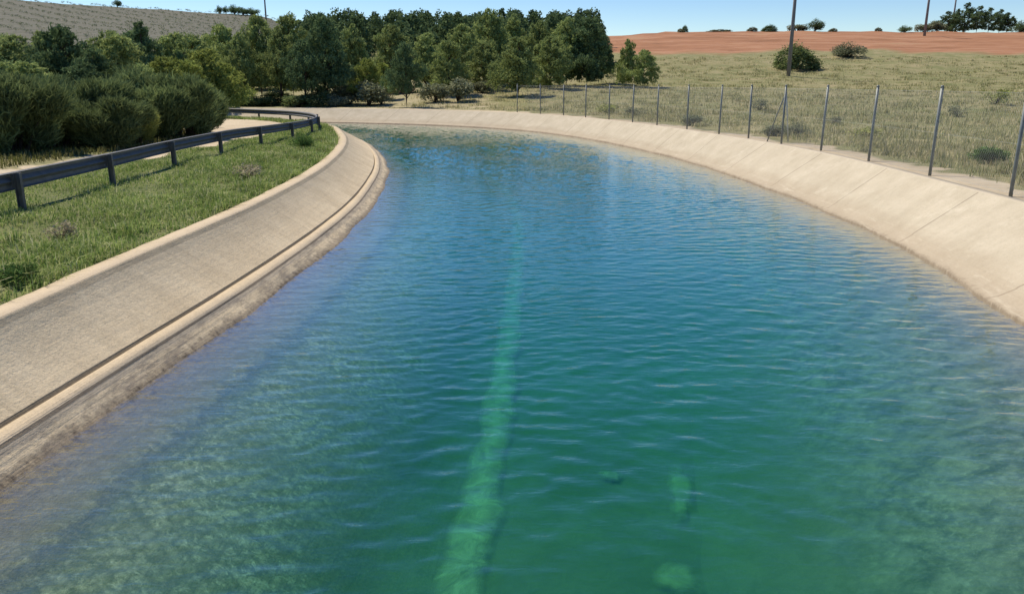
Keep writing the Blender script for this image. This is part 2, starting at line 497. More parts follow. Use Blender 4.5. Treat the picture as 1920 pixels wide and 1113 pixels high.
        c = g.mix(g.math('MULTIPLY', band(1.35, 1.95), .8), c, (.10, .078, .055))  # shade of the slab edge painted into the groove
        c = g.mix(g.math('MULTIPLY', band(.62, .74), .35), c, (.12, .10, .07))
    n4 = g.noise(p, 34, 4, .75)
    c = g.mix(g.ramp(n4, [(.48, 0.0), (.72, .45 if left else .28)]), c, tuple(v * .5 for v in base1))
    h = g.math('ADD', g.math('MULTIPLY', n2, .5), g.math('MULTIPLY', brush, .35))
    h = g.math('ADD', h, g.math('MULTIPLY', n4, .3))
    g.out(g.bsdf(c, .9, g.bump(h, .7, .03), .2))
    return m

def sweep(name, prof_fn, Tc, Wc, nrm, mat):
    """prof_fn(i, width) -> list of (out, z, t): out = metres from the crest towards the water (negative = away)"""
    s = np.r_[0, np.cumsum(np.linalg.norm(np.diff(Tc, axis=0), axis=1))]
    V, A = [], []
    for i in range(len(Tc)):
        d = Wc[i] - Tc[i]; wdt = np.linalg.norm(d); d = d / wdt
        pr = prof_fn(s[i], wdt)
        for o, z, t in pr:
            q = Tc[i] + (d * o if o > 0 else -nrm[i] * o)
            V.append((q[0], q[1], z)); A.append((s[i], t, z))
    k = len(pr)
    n = len(Tc)
    I = (np.arange(n - 1)[:, None] * k + np.arange(k - 1)[None, :]).ravel()
    Fq = np.stack([I, I + 1, I + k + 1, I + k], 1)
    me = mesh(name, np.array(V), Fq, False)
    at_ = me.attributes.new('uvt', 'FLOAT_VECTOR', 'POINT')
    at_.data.foreach_set('vector', np.array(A, np.float32).ravel())
    return obj(name, me, mat)

BED = -1.75
def wob(s, k=0): return .5 * math.sin(s * .9 + k) + .3 * math.sin(s * 2.3 + 2 * k) + .2 * math.sin(s * 5.1 + k)
def scal(s, L=4.6):                                   # each cast panel bellies slightly
    return abs(math.sin(math.pi * (s / L + .0)))
def prof_left(s, w):
    w0 = w
    a = .695 * w0; zl = ZL * .27
    w1 = w0 - .02 + .035 * wob(s) + .06 * scal(s)
    kb = KERB + .018 * wob(s * 2.7) + .012 * wob(s * 7.1, 2)
    return [(-kb, ZL - .30, 0), (-kb, ZL - .006 + .006 * wob(s * 3.3, 1), 0.1), (-.02 , ZL + .012, .2), (.0, ZL, .6), (.012, ZL - .022, .7),
            (a - .045, zl + .065, 1.3), (a - .035, zl + .06, 1.36), (a - .024, zl - .0, 1.75), (a - .01, zl + .005, 1.96), (a + .01 * wob(s, 1), zl + .028, 2.1),
            (a + .105 * w0, zl - .035, 2.6), (a + .118 * w0 + .012 * wob(s, 2), zl - .06, 2.75), (a + .17 * w0, zl - .10, 3.0), (a + .22 * w0, .075, 3.2),
            (w1 - .03, .025, 3.4), (w1 + .03 + .02 * wob(s * 3, 2), -.04, 3.6),
            (w1 + .55, -.24, 4), (w1 + .72, -.36, 4.2), (w1 + 1.1, -.48, 4.5), (w1 + 1.7, -.78, 5), (w1 + 2.2, -1.10, 5.5), (w1 + 2.6, -1.42, 5.8), (w1 + 2.95, -1.64, 6), (w1 + 3.35, -1.735, 6.3), (w1 + 3.8, BED - .05, 6.6), (w1 + 4.0, BED - .2, 7)]
def prof_right(s, w):
    w1 = w + .04 * wob(s, 3) + .06 * scal(s, 4.6)
    return [(-.30, ZR - .3, 0), (-.30, ZR, 0.1), (-.02, ZR + .01, .2), (.0, ZR, .6), (.02, ZR - .02, .7), (w * .80, ZR * .215 + .01, 1.5),
            (w * .82, ZR * .19, 1.9), (w * .95, .085, 2.5), (w1 - .02, .05, 3.0), (w1, -.05, 3.6),
            (w1 + .5, -.22, 4), (w1 + .7, -.32, 4.2), (w1 + 1.1, -.45, 4.5), (w1 + 1.8, -.72, 5), (w1 + 2.6, -1.05, 5.5), (w1 + 3.4, -1.42, 5.8), (w1 + 4.1, -1.68, 6), (w1 + 4.6, BED - .05, 6.6), (w1 + 5.0, BED - .2, 7)]
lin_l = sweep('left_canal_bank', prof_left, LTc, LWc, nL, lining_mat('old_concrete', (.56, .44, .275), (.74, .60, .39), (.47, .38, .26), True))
struct(lin_l, 'grey brown sloping concrete canal bank with a stepped ledge')
lin_r = sweep('right_canal_bank', prof_right, RTc, RWc, nR, lining_mat('pale_concrete', (.42, .36, .26), (.53, .46, .345), (.50, .43, .315), False))
struct(lin_r, 'pale sandy concrete canal bank below the wire fence')

# bed
def ribbon(name, A, B, z, nx, mat, attr=False, fn=None):
    n = min(len(A), len(B))
    u = np.linspace(0, 1, nx)
    P = A[:, None, :] * (1 - u)[None, :, None] + B[:, None, :] * u[None, :, None]
    P = P.reshape(-1, 2)
    zz = np.full(len(P), z) if fn is None else fn(P[:, 0], P[:, 1])
    I = (np.arange(len(A) - 1)[:, None] * nx + np.arange(nx - 1)[None, :]).ravel()
    Fq = np.stack([I, I + 1, I + nx + 1, I + nx], 1)
    return P, zz, Fq
def by_index(C, n): return resample_n(C, n)
def resample_n(Q, n):
    d = np.r_[0, np.cumsum(np.linalg.norm(np.diff(Q, axis=0), axis=1))]
    s = np.linspace(0, d[-1], n)
    return np.stack([np.interp(s, d, Q[:, k]) for k in range(2)], 1)

def bed_mat():
    m, nt = new_mat('silty_bed'); g = G(nt)
    p = g.pos()
    c, n2 = bed_colour(g, p)
    g.out(g.bsdf(c, .9, g.bump(n2, .4, .05), .2))
    return m
RAWL = relax(catmull(LW, .1), 40); RAWR = relax(catmull(RW, .1), 40)
NS = 260
# split by matched stations so that cross lines stay short
stL = [0, 2, 5, 8, 10, 12, 13, 14, 15, 16, 17, 18]; stR = [0, 2, 4, 8, 10, 12, 13, 14, 16, 17, 18, 19]
def stations(raw, ctrl, ids, per=26):
    ks = [int(np.argmin(np.sum((raw - np.array(ctrl[i])) ** 2, 1))) for i in ids]
    out = []
    for a, b in zip(ks[:-1], ks[1:]):
        q = resample_n(raw[a:b + 1], per)
        out.append(q[:-1])
    out.append(raw[ks[-1]:ks[-1] + 1])
    return relax(np.vstack(out), 6)
SL, SR = stations(RAWL, LW, stL), stations(RAWR, RW, stR)
def grow(A, B, k):
    d = B - A; d /= np.linalg.norm(d, axis=1)[:, None]
    return A - d * k, B + d * k
bl, br = grow(SL, SR, .0)
P, zz, Fq = ribbon('canal_bed', bl, br, BED, 40, None)
zz = BED - .02 + .035 * hills_noise(P[:, 0] * 3, P[:, 1] * 2)
bed = struct(obj('canal_bed', mesh('canal_bed', np.c_[P, zz], Fq, True), bed_mat()), 'dark silty canal floor under the green water')

# pale ridge along the floor
def pale_bed_mat(name='pale_silt', lo=(.17, .175, .09), hi=(.40, .39, .225)):
    m, nt = new_mat(name); g = G(nt)
    p = g.pos()
    n = g.noise(p, 2.4, 5, .7, .8)
    c = g.ramp(n, [(.25, lo), (.65, hi)])
    ed = g.math('MULTIPLY_ADD', n, .9, g.math('MULTIPLY_ADD', g.attr('edge').outputs['Fac'], 1.6, -1.0))
    tr = g.n('ShaderNodeBsdfTransparent'); mx = g.n('ShaderNodeMixShader')
    g.link(g.ramp(ed, [(.0, 0.0), (1.15, .95)]), mx.inputs[0]); g.link(tr.outputs[0], mx.inputs[1])
    g.link(g.bsdf(c, .95, g.bump(n, .6, .08), .1), mx.inputs[2])
    g.out(mx.outputs[0])
    return m
MPALE = pale_bed_mat(); MPALE2 = pale_bed_mat('greenish_silt', (.13, .14, .07), (.26, .27, .14))
STR = [(-.75, 3.5), (-.58, 6.0), (-.50, 7.2), (-.42, 8.3), (-.31, 9.8), (-.19, 12), (-.05, 15.43), (.10, 20), (.22, 26), (.1, 33), (-.9, 41), (-3.5, 49), (-8, 56.5), (-14, 61.5)]
S = relax(catmull(STR, .2), 12); nS = normals2(S)
V = []; Ed = []; rows = [(-1.25, -.05, 0), (-.85, .0, .22), (-.5, .03, .75), (0, .045, 1), (.5, .03, .75), (.85, .0, .22), (1.25, -.05, 0)]
sl = np.arange(len(S)) * .2
for i in range(len(S)):
    hw = .36 + .035 * math.sin(sl[i] * 1.7) + .025 * math.sin(sl[i] * 4.1 + 1)
    sh = .03 * math.sin(sl[i] * 2.9) + .02 * math.sin(sl[i] * 6.3 + 2)
    for u, z, e in rows:
        q = S[i] - nS[i] * (u * hw + sh)
        V.append((q[0], q[1], BED + .022 + z)); Ed.append(e)
k = len(rows); I = (np.arange(len(S) - 1)[:, None] * k + np.arange(k - 1)[None, :]).ravel()
me = mesh('submerged_ridge', np.array(V), np.stack([I, I + 1, I + k + 1, I + k], 1), True)
me.attributes.new('edge', 'FLOAT', 'POINT').data.foreach_set('value', np.array(Ed, np.float32))
o = obj('submerged_ridge', me, MPALE)
tag(o, 'long pale ridge running along the middle of the canal floor', 'ridge')
# sediment mounds
def mound(cx, cy, lx, ly, rot, seed):
    r_ = np.random.default_rng(seed); ph = r_.uniform(0, 6, 4)
    V = [(0, 0, .022)]; n = 30; Ed = [1.0]
    for ring, h in ((.35, .018), (.7, .004), (1.15, -.03)):
        for j in range(n):
            a = 2 * math.pi * j / n
            w_ = ring * (1 + .16 * math.sin(2 * a + ph[0]) + .10 * math.sin(3 * a + ph[1]) + .06 * math.sin(7 * a + ph[2]))
            V.append((lx * w_ * math.cos(a), ly * w_ * math.sin(a), h)); Ed.append(1.0 if ring < .5 else (.55 if ring < .8 else 0.0))
    Fc = [(0, 1 + j, 1 + (j + 1) % n) for j in range(n)]
    for q in range(2):
        for j in range(n):
            a, b = 1 + q * n + j, 1 + q * n + (j + 1) % n
            Fc.append((a, a + n, b + n, b))
    V = np.array(V); c, s = math.cos(rot), math.sin(rot)
    V = np.c_[V[:, 0] * c - V[:, 1] * s, V[:, 0] * s + V[:, 1] * c, V[:, 2]]
    me = mesh('silt_mound', V, Fc, True)
    me.attributes.new('edge', 'FLOAT', 'POINT').data.foreach_set('value', np.array(Ed, np.float32))
    o = obj('silt_mound', me, MPALE2)
    o.location = (cx, cy, BED + .018)
    return o
tag(mound(2.12, 8.9, .20, 1.0, -.12, 3), 'long narrow pale silt mound under the water right of the ridge', 'silt mound', 'silt mounds on the canal floor')
tag(mound(1.72, 7.1, .34, .30, .3, 5), 'roundish pale silt mound under the water at the bottom edge of the photo', 'silt mound', 'silt mounds on the canal floor')
tag(mound(1.30, 9.3, .18, .22, 0, 8), 'small faint silt mound between the pale ridge and the narrow mound', 'silt mound', 'silt mounds on the canal floor')

# ------------------------------------------------------------------ water
def water_mat():
    m, nt = new_mat('canal_water'); g = G(nt)
    p = g.pos()
    w1 = g.noise(g.map(p, (.75, 1.9, 1), (0, 0, math.radians(8))), 1.5, 3, .55, .5)
    w2 = g.noise(g.map(p, (.8, 2.3, 1), (0, 0, math.radians(-14))), 4.2, 3, .6, .5)
    w3 = g.noise(g.map(p, (1, 1.8, 1), (0, 0, math.radians(25))), 13, 2, .6, .3)
    big = g.noise(g.map(p, (1, .6, 1)), .22, 3, .5)
    amp = g.ramp(big, [(.35, .45), (.65, 1.0)])
    h = g.math('ADD', g.math('MULTIPLY', w1, 1.0), g.math('MULTIPLY', w2, .42))
    h = g.math('ADD', h, g.math('MULTIPLY', w3, .05))
    h = g.math('MULTIPLY', h, amp)
    nrm = g.bump(h, 1.0, .019)
    geo = g.n('ShaderNodeNewGeometry')
    dp = g.n('ShaderNodeVectorMath', operation='DOT_PRODUCT'); g.link(nrm, dp.inputs[0]); g.link(geo.outputs['Incoming'], dp.inputs[1])
    cth = g.math('ABSOLUTE', dp.outputs['Value'])
    frs = g.math('MULTIPLY_ADD', g.math('POWER', g.math('SUBTRACT', 1.0, g.math('MINIMUM', cth, 1.0)), 4.1), .97, .024)
    gl = g.n('ShaderNodeBsdfGlossy'); gl.inputs['Roughness'].default_value = .045; gl.inputs['Color'].default_value = (1, 1, 1, 1)
    g.link(nrm, gl.inputs['Normal'])
    tr = g.n('ShaderNodeBsdfTransparent'); tr.inputs[0].default_value = (1, 1, 1, 1)
    mx = g.n('ShaderNodeMixShader'); g.link(frs, mx.inputs[0]); g.link(tr.outputs[0], mx.inputs[1]); g.link(gl.outputs[0], mx.inputs[2])
    ab = g.n('ShaderNodeVolumeAbsorption'); ab.inputs['Color'].default_value = (.13, .78, .64, 1); ab.inputs['Density'].default_value = .50
    scn = g.n('ShaderNodeVolumeScatter'); scn.inputs['Color'].default_value = (.06, .85, .74, 1); scn.inputs['Density'].default_value = .045
    scn.inputs['Anisotropy'].default_value = .3
    ad = g.n('ShaderNodeAddShader'); g.link(ab.outputs[0], ad.inputs[0]); g.link(scn.outputs[0], ad.inputs[1])
    g.out(mx.outputs[0], ad.outputs[0])
    m.cycles.homogeneous_volume = True
    return m
RW_NX = 220
def water_rows():
    W0, W1 = grow(SL, SR, .30)
    mid = (W0 + W1) / 2
    d = np.r_[0, np.cumsum(np.linalg.norm(np.diff(mid, axis=0), axis=1))]
    yy = np.interp(np.arange(0, d[-1], .05), d, mid[:, 1]); xx = np.interp(np.arange(0, d[-1], .05), d, mid[:, 0])
    out = []; q = 0.0
    while q < d[-1]:
        out.append(q)
        y = np.interp(q, d, mid[:, 1]); x = np.interp(q, d, mid[:, 0])
        q += .40 if y < 4.5 or x < -16 else (.04 if y < 17 else (.055 if y < 28 else (.08 if y < 45 else .11)))
    out = np.array(out)
    return [np.stack([np.interp(out, d, Wk[:, c]) for c in (0, 1)], 1) for Wk in (W0, W1)]
wl, wr = water_rows()
NX = RW_NX
P, zz, Fq = ribbon('water', wl, wr, 0, NX, None)
def waves(x, y):
    r_ = np.random.default_rng(77)
    z = np.zeros_like(x)
    wx = x + .25 * np.sin(y * .9 + x * .5) + .12 * np.sin(x * 2.3 - y * 1.1); wy = y + .25 * np.sin(x * .8 - y * .3) + .12 * np.sin(y * 1.7 + x * 1.3)
    gust = .74 + .30 * np.sin(x * .55 + 1.4 * np.sin(y * .21)) * np.sin(y * .33 + x * .2)
    for i in range(110):
        lam = .12 * (.52 / .12) ** r_.random()
        k = 2 * math.pi / lam
        th = math.radians(90) + (r_.normal(0, .6) if lam > .3 else r_.uniform(-1.35, 1.35))
        ph = r_.uniform(0, 6.28)
        slope = .0155 if lam < .26 else .0112
        z += slope / k * np.sin(k * (math.cos(th) * wx + math.sin(th) * wy) + ph)
    return z * gust * (1 + .5 * smooth(14, 38, y))
un = np.tile(np.linspace(0, 1, NX), len(wl)); wid = np.repeat(np.linalg.norm(wr - wl, axis=1), NX)
zz = waves(P[:, 0], P[:, 1]) * (.40 + .60 * smooth(.3, 3.2, np.minimum(un, 1 - un) * wid))
n = len(P); rowsn = len(wl)
border = [i for i in range(NX)] + [r * NX + NX - 1 for r in range(1, rowsn)] + [(rowsn - 1) * NX + i for i in range(NX - 2, -1, -1)] + [r * NX for r in range(rowsn - 2, 0, -1)]
nb_ = len(border)
top = np.c_[P, zz]; low = np.c_[P[border], np.full(nb_, -2.6)]
bi = {b: n + i for i, b in enumerate(border)}
Ff = [tuple(q) for q in Fq.tolist()]
Ff += [(border[i], n + i, n + (i + 1) % nb_, border[(i + 1) % nb_]) for i in range(nb_)]
Ff += [(bi[r * NX], bi[(r + 1) * NX], bi[(r + 1) * NX + NX - 1], bi[r * NX + NX - 1]) for r in range(1, rowsn - 2)]
first = [bi[i] for i in range(NX - 1, -1, -1)] + [bi[NX], bi[2 * NX - 1]]
last = [bi[(rowsn - 1) * NX + i] for i in range(NX)] + [bi[(rowsn - 2) * NX + NX - 1], bi[(rowsn - 2) * NX]]
Ff += [tuple(first), tuple(last)]
wm = mesh('water', np.vstack([top, low]), Ff, False)
wm.polygons.foreach_set('use_smooth', [i < len(Fq) for i in range(len(wm.polygons))])
import bmesh
bm = bmesh.new(); bm.from_mesh(wm)
bmesh.ops.delete(bm, geom=[v for v in bm.verts if not v.link_faces], context='VERTS')
bmesh.ops.recalc_face_normals(bm, faces=bm.faces); bm.to_mesh(wm); bm.free()
water = struct(obj('water', wm, water_mat()), 'clear rippled blue green canal water')

# ------------------------------------------------------------------ guard rail
GALV = simple_mat('weathered_steel', (.115, .115, .115), (.18, .178, .172), 7, .65, .15, .35)
POSTM = simple_mat('rail_post_steel', (.11, .105, .10), (.18, .17, .16), 9, .6, .4, .4)
def guardrail():
    root = empty('guardrail', (*RAILc[0], T1(*RAILc[0])), 'grey steel crash barrier on posts curving along the left bank', 'guardrail')
    base = np.array(root.location)
    s = np.arange(len(RAILc)) * .25
    zb = relax(np.c_[s, terrain(RAILc[:, 0], RAILc[:, 1])], 40)[:, 1]
    nr_ = normals2(RAILc)                 # left = road side
    prof = [(.000, .74), (.035, .755), (.08, .72), (.085, .67), (.03, .625), (.0, .60), (.03, .575), (.085, .53), (.08, .47), (.035, .44), (.0, .455)]
    prof = [(.09 + o, z - .08) for o, z in prof]
    prof2 = [(o - .006, z) for o, z in prof[::-1]]
    full = prof + prof2
    V = []
    for i in range(len(RAILc)):
        for o, z in full:
            q = RAILc[i] + nr_[i] * o
            V.append((q[0], q[1], zb[i] + z))
    k = len(full); Fc = []
    for i in range(len(RAILc) - 1):
        for j in range(k):
            Fc.append((i * k + j, i * k + (j + 1) % k, (i + 1) * k + (j + 1) % k, (i + 1) * k + j))
    Fc += [tuple(range(k)), tuple((len(RAILc) - 1) * k + j for j in range(k - 1, -1, -1))]
    obj('beam', mesh('beam', np.array(V) - base, Fc, False), GALV, root)
    i0 = int(np.argmin(np.sum((RAILc - np.array((-8.6, 13.88))) ** 2, 1)))
    stp = int(4.0 / .25)
    for i in range(i0 % stp, len(RAILc), stp):
        t = np.array([-nr_[i, 1], nr_[i, 0]])
        ax = [(t[0], t[1], 0), (nr_[i, 0], nr_[i, 1], 0), (0, 0, 1)]
        q = RAILc[i]
        zt = zb[i]
        # C-section post: web and two lips
        pa = merge([box((q[0] - nr_[i, 0] * .0, q[1], zt + .14), (.012, .11, 1.04), ax),
                    box((*(q + t * .035 + nr_[i] * .052), zt + .14), (.07, .008, 1.03), ax),
                    box((*(q + t * .035 - nr_[i] * .052), zt + .14), (.07, .008, 1.03), ax)])
        p_ = obj('post', mesh('post', pa[0] - base, pa[1]), POSTM, root)
        bl_ = box((*(q + nr_[i] * .082), zt + .52), (.10, .05, .24), ax)
        obj('spacer_block', mesh('spacer_block', bl_[0] - base, bl_[1]), POSTM, p_)
guardrail()

# ------------------------------------------------------------------ wire fence on the right bank
FM = simple_mat('fence_post_steel', (.15, .162, .155), (.235, .25, .24), 5, .55, .3, .4)
WIRE = simple_mat('galvanised_wire', (.30, .31, .295), (.41, .42, .40), 5, .5, .3, .5)
PALEM = simple_mat('pale_brace_steel', (.42, .44, .43), (.55, .57, .55), 5, .5, .3, .4)
FCAT = [(9.2, 5.5), (9.45, 10), (9.80, 15.44), (10.05, 19.03), (10.2, 22.75), (10.2, 26.33), (9.95, 29.5), (9.6, 32.49), (9.13, 35.35), (8.55, 39.2), (7.75, 43.0), (6.95, 46.4), (6.0, 49.8), (4.85, 53.2), (3.6, 56.4), (2.1, 59.3), (.4, 62.1)]
def fence():
    L = resample(catmull(FCAT, .05), .05)
    zb = terrain(L[:, 0], L[:, 1])
    root = empty('wire_fence', (*L[0], float(zb[0])), 'chain link wire fence on dark metal posts along the right bank', 'fence')
    base = np.array(root.location)
    H = 2.0
    ids = [int(np.argmin(np.sum((L - np.array(p)) ** 2, 1))) for p in FCAT]
    for j, i in enumerate(ids):
        q = np.array((*L[i], zb[i]))
        lean = rng.normal(0, .02, 2)
        v, f = tube([q - (0, 0, .25), q + (lean[0] * .5, lean[1] * .5, 1.0), q + (lean[0], lean[1], H + .08)], .036, 10)
        p_ = obj('post', mesh('post', v - base, f, True), FM, root)
        v, f = tube([q + (lean[0], lean[1], H + .06), q + (lean[0], lean[1], H + .11)], [.042, .03], 10)
        obj('post_cap', mesh('post_cap', v - base, f, True), FM, p_)
    # tension post with its two slanting braces
    i = ids[6]
    q = np.array((*L[i], zb[i]))
    a = np.array((*L[i + 27], zb[i + 27])); b = np.array((*L[i + 16], zb[i + 16])) + (.62, 0, 0)
    for e, mm in ((a, FM), (b, PALEM)):
        v, f = tube([q + (.02, 0, 1.85), (q + e) / 2 + (.01, 0, .92), e - (0, 0, .15)], .024, 8)
        obj('brace', mesh('brace', v - base, f, True), mm, root)
    # three line wires
    for h in (.08, 1.02, 1.98):
        Q = np.c_[L[::10], zb[::10] + h]
        v, f = tube(Q, .002, 4, False)
        obj('line_wire', mesh('line_wire', v - base, f), WIRE, root)
    # diamond netting
    tot = len(L) * .05
    cell = .085
    V = []; Fc = []; wr_ = .0018
    def pt(s, h):
        k = np.clip(s / .05, 0, len(L) - 1.001); i = k.astype(int); fr = (k - i)[:, None]
        P = L[i] * (1 - fr) + L[i + 1] * fr
        return np.c_[P, zb[i] + h]
    s0 = np.arange(-1.94 / 1.0, tot, cell)
    seg = np.linspace(.06, 1.98, 5)
    qs = []
    for sg in (1, -1):
        for a in s0:
            s_ = a + seg * 1.0 if sg > 0 else a + 1.94 - seg * 1.0
            if s_.min() < 0 or s_.max() > tot - .1: continue
            qs.append(pt(s_, seg))
    qs = np.array(qs)                                   # (n,5,3)
    nq = len(qs)
    offs = np.array([(wr_, 0, 0), (-wr_ * .5, 0, wr_ * .87), (-wr_ * .5, 0, -wr_ * .87)])
    Vn = (qs[:, :, None, :] + offs[None, None]).reshape(-1, 3)
    base_i = (np.arange(nq)[:, None, None] * 15 + np.arange(4)[None, :, None] * 3)
    kk = np.arange(3)[None, None, :]; kn = (kk + 1) % 3
    Fq_ = np.stack([base_i + kk, base_i + kn, base_i + 3 + kn, base_i + 3 + kk], -1).reshape(-1, 4)
    o = obj('wire_netting', mesh('wire_netting', Vn - base, Fq_), WIRE, root)
fence()

# ------------------------------------------------------------------ trees
BARK = simple_mat('pine_bark', (.055, .042, .032), (.12, .095, .075), 3, .95, 0, .1, .05, (1, 1, .3))
PINE_D = foliage_mat('dark_pine_needles', (.070, .118, .055), (.185, .245, .108), .28, .55)
PINE_M = foliage_mat('green_pine_needles', (.165, .225, .080), (.40, .45, .165), .32, .6)
PINE_L = foliage_mat('yellow_green_needles', (.19, .23, .055), (.37, .41, .115), .35, .6)
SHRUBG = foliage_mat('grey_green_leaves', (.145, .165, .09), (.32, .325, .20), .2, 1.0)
BARE = foliage_mat('bare_twigs', (.19, .165, .115), (.38, .33, .24), .1, 1.0)
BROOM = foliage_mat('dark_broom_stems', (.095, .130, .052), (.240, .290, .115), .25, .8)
BROOML = foliage_mat('yellow_green_broom_stems', (.19, .225, .06), (.40, .42, .13), .2, .8)
DRYW = foliage_mat('dry_weed', (.26, .225, .14), (.52, .45, .30), .2, 2)
GREENL = foliage_mat('fresh_green_leaves', (0.067, 0.123, 0.034), (0.162, 0.257, 0.076), .25, 2)

def leaf_quads(C, size, r_, aspect=2.6, upbias=0.0):
    n = len(C)
    d = r_.normal(size=(n, 3)); d[:, 2] += upbias; d /= np.linalg.norm(d, axis=1)[:, None]
    w = r_.normal(size=(n, 3)); w -= d * np.einsum('ij,ij->i', w, d)[:, None]; w /= np.linalg.norm(w, axis=1)[:, None] + 1e-9
    s = size * r_.uniform(.6, 1.4, n)[:, None]
    u = d * s * .5; v = w * s * .5 / aspect
    V = np.stack([C - u - v * .3, C - u * .2 + v, C + u + v * .2, C + u * .1 - v], 1).reshape(-1, 3)
    return V, np.arange(4 * n).reshape(-1, 4)

def pine_proto(seed, base, lobes, leaves, tapered, leaf=.046, drop=.0):
    """unit pine: height 1, crown about 1 wide"""
    r_ = np.random.default_rng(seed)
    Cs = []; lob = []
    for i in range(lobes):
        t = (i + .5) / lobes
        t = np.clip(t + r_.normal(0, .04), 0, 1)
        h = base + (1 - base) * (t * .93 + .02)
        prof = (1 - t ** 2.2) ** .75 if not tapered else (1 - t) ** .65 * .95 + .05
        prof *= smooth(-.25, .22, t)
        R = .43 * prof
        a = i * 2.39996 + r_.normal(0, .4)
        rad = R * r_.uniform(.35, 1.18)
        lr = r_.uniform(.085, .19) * (.6 + .6 * prof)
        lob.append((rad * math.cos(a), rad * math.sin(a), h, lr))
    w = np.array([l[3] ** 2 for l in lob]); w /= w.sum()
    for (x, y, h, lr), k in zip(lob, (w * leaves).astype(int)):
        # tufts sit along the outside of each limb's mass
        nt_ = max(6, k // 22)
        d = r_.normal(size=(nt_, 3)); d[:, 2] = d[:, 2] * .8 + .25; d /= np.linalg.norm(d, axis=1)[:, None]
        cen = np.array((x, y, h)) + d * lr * r_.uniform(.45, 1.08, nt_)[:, None] * np.array((1, 1, .62))
        pick = r_.integers(0, nt_, k)
        Cs.append(cen[pick] + r_.normal(0, lr * .16, (k, 3)) * np.array((1, 1, .7)))
    C = np.vstack(Cs)
    C[:, 2] = np.clip(C[:, 2], base * .8, 1.0)
    V, Fq = leaf_quads(C, leaf * 1.15, r_, 3.6, .35)
    crown = mesh('crown', V, Fq)
    top = .93
    zz = np.linspace(-.04, top, 9)
    lean = r_.normal(0, .03, 2)
    P = np.stack([lean[0] * zz ** 1.5 + .01 * np.sin(zz * 9 + seed), lean[1] * zz ** 1.5 + .01 * np.cos(zz * 7 + seed), zz], 1)
    parts = [tube(P, np.linspace(.030, .005, 9) + .006 * (zz < .02), 7)]
    for (x, y, h, lr) in lob[::2]:
        h0 = max(h - .10 - .1 * r_.random(), .12)
        i = np.interp(h0, zz, np.arange(9)); b = P[int(i)] * (1 - i % 1) + P[min(int(i) + 1, 8)] * (i % 1)
        parts.append(tube([b, b * .5 + np.array((x, y, h)) * .5 + (0, 0, .012), (x, y, h)], [.009, .006, .003], 5))
    v, f = merge(parts)
    return crown, mesh('trunk', v, f, True)

PROTO = {
    'round_a': pine_proto(11, .10, 60, 14000, False),
    'round_b': pine_proto(12, .14, 54, 13000, False),
    'high_a': pine_proto(21, .30, 48, 11500, False),
    'high_b': pine_proto(22, .26, 48, 11500, False),
    'cone_a': pine_proto(31, .07, 56, 12000, True),
    'cone_b': pine_proto(32, .10, 50, 11000, True),
    'clump': pine_proto(41, .20, 18, 6000, False, .055),
}
for c, t in PROTO.values():
    c.materials.append(PINE_M); t.materials.append(BARK)

def tree(px, Y, top, wpx, proto, mat, label, group='pine trees beyond the canal', name='pine_tree', base=None, dz=0):
    x, y, z = at(px, Y)
    z -= .05 + dz
    h = zrow(top, Y) - z
    dcam = Y * math.cos(PITCH) + (CAMZ - z) * math.sin(PITCH)
    w = wpx / F * dcam
    root = empty(name, (x, y, z), label, 'tree', group, random.uniform(0, 6.28))
    root.scale = (w, w, h)
    cm, tm = PROTO[proto]
    c = obj('crown', cm, None, root); c.material_slots[0].link = 'OBJECT'; c.material_slots[0].material = mat
    obj('trunk', tm, None, root)
    return root

D, M, L_ = PINE_D, PINE_M, PINE_L
LG = 'young pines behind the broom on the left'
LEFT = [
    (-25, 42, 70, 150, 'round_a', D, 'dark pine cut off by the left edge of the photo'),
    (42, 47, 66, 125, 'round_b', M, 'green bushy pine, first whole crown from the left edge'),
    (98, 52, 60, 120, 'cone_a', M, 'pointed pine just left of the tall dark one under the ploughed hill'),
    (138, 45, 46, 120, 'round_a', D, 'tall dark pine under the ploughed hillside, above the broom bushes'),
    (190, 43, 92, 110, 'cone_b', D, 'short dark pine in front of the gap right of the tall dark one'),
    (232, 46, 58, 125, 'round_b', M, 'broad pine with its crown straight above the darkest broom bush'),
    (283, 58, 42, 105, 'cone_a', D, 'slim dark pine whose tip stands on the ploughed hill, left of the yellow green pines'),
    (272, 40, 118, 105, 'round_a', M, 'low bushy pine half hidden by the big broom near the road bend'),
    (335, 62, 62, 100, 'round_b', M, 'mid green pine behind the leftmost yellow green pine'),
    (318, 48, 104, 92, 'round_a', L_, 'leftmost yellow green pine, above the rightmost broom bush'),
    (392, 60, 92, 108, 'round_b', L_, 'broad yellow green pine beside the bend of the road'),
    (362, 54, 112, 80, 'cone_b', L_, 'small yellow green pine between the two broader yellow green ones'),
    (10, 60, 60, 120, 'round_a', M, 'hazy green pine high behind the pine at the left edge'),
]
LEFT += [
    (62, 38, 112, 120, 'round_a', M, 'low green pine filling the gap above the second broom bush'),
    (165, 39, 120, 120, 'round_b', D, 'low dark pine just behind the darkest broom bush'),
    (118, 60, 66, 110, 'round_a', M, 'green pine glimpsed behind the tall dark pine under the hill'),
    (208, 58, 72, 105, 'round_b', M, 'green pine glimpsed between the short dark pine and the broad one'),
    (372, 76, 62, 100, 'round_a', M, 'green pine behind the broad yellow green pine at the road bend'),
    (8, 37, 128, 120, 'round_b', D, 'low dark pine at the left edge just above the tall broom bush'),
    (250, 70, 62, 110, 'round_a', M, 'farther green pine showing above the broad pine'),
    (430, 70, 118, 70, 'round_a', L_, 'small yellow green tree at the start of the far guardrail'),
]
for a in LEFT: tree(a[0], a[1], a[2], a[3] * 1.22, *a[4:], group=LG)
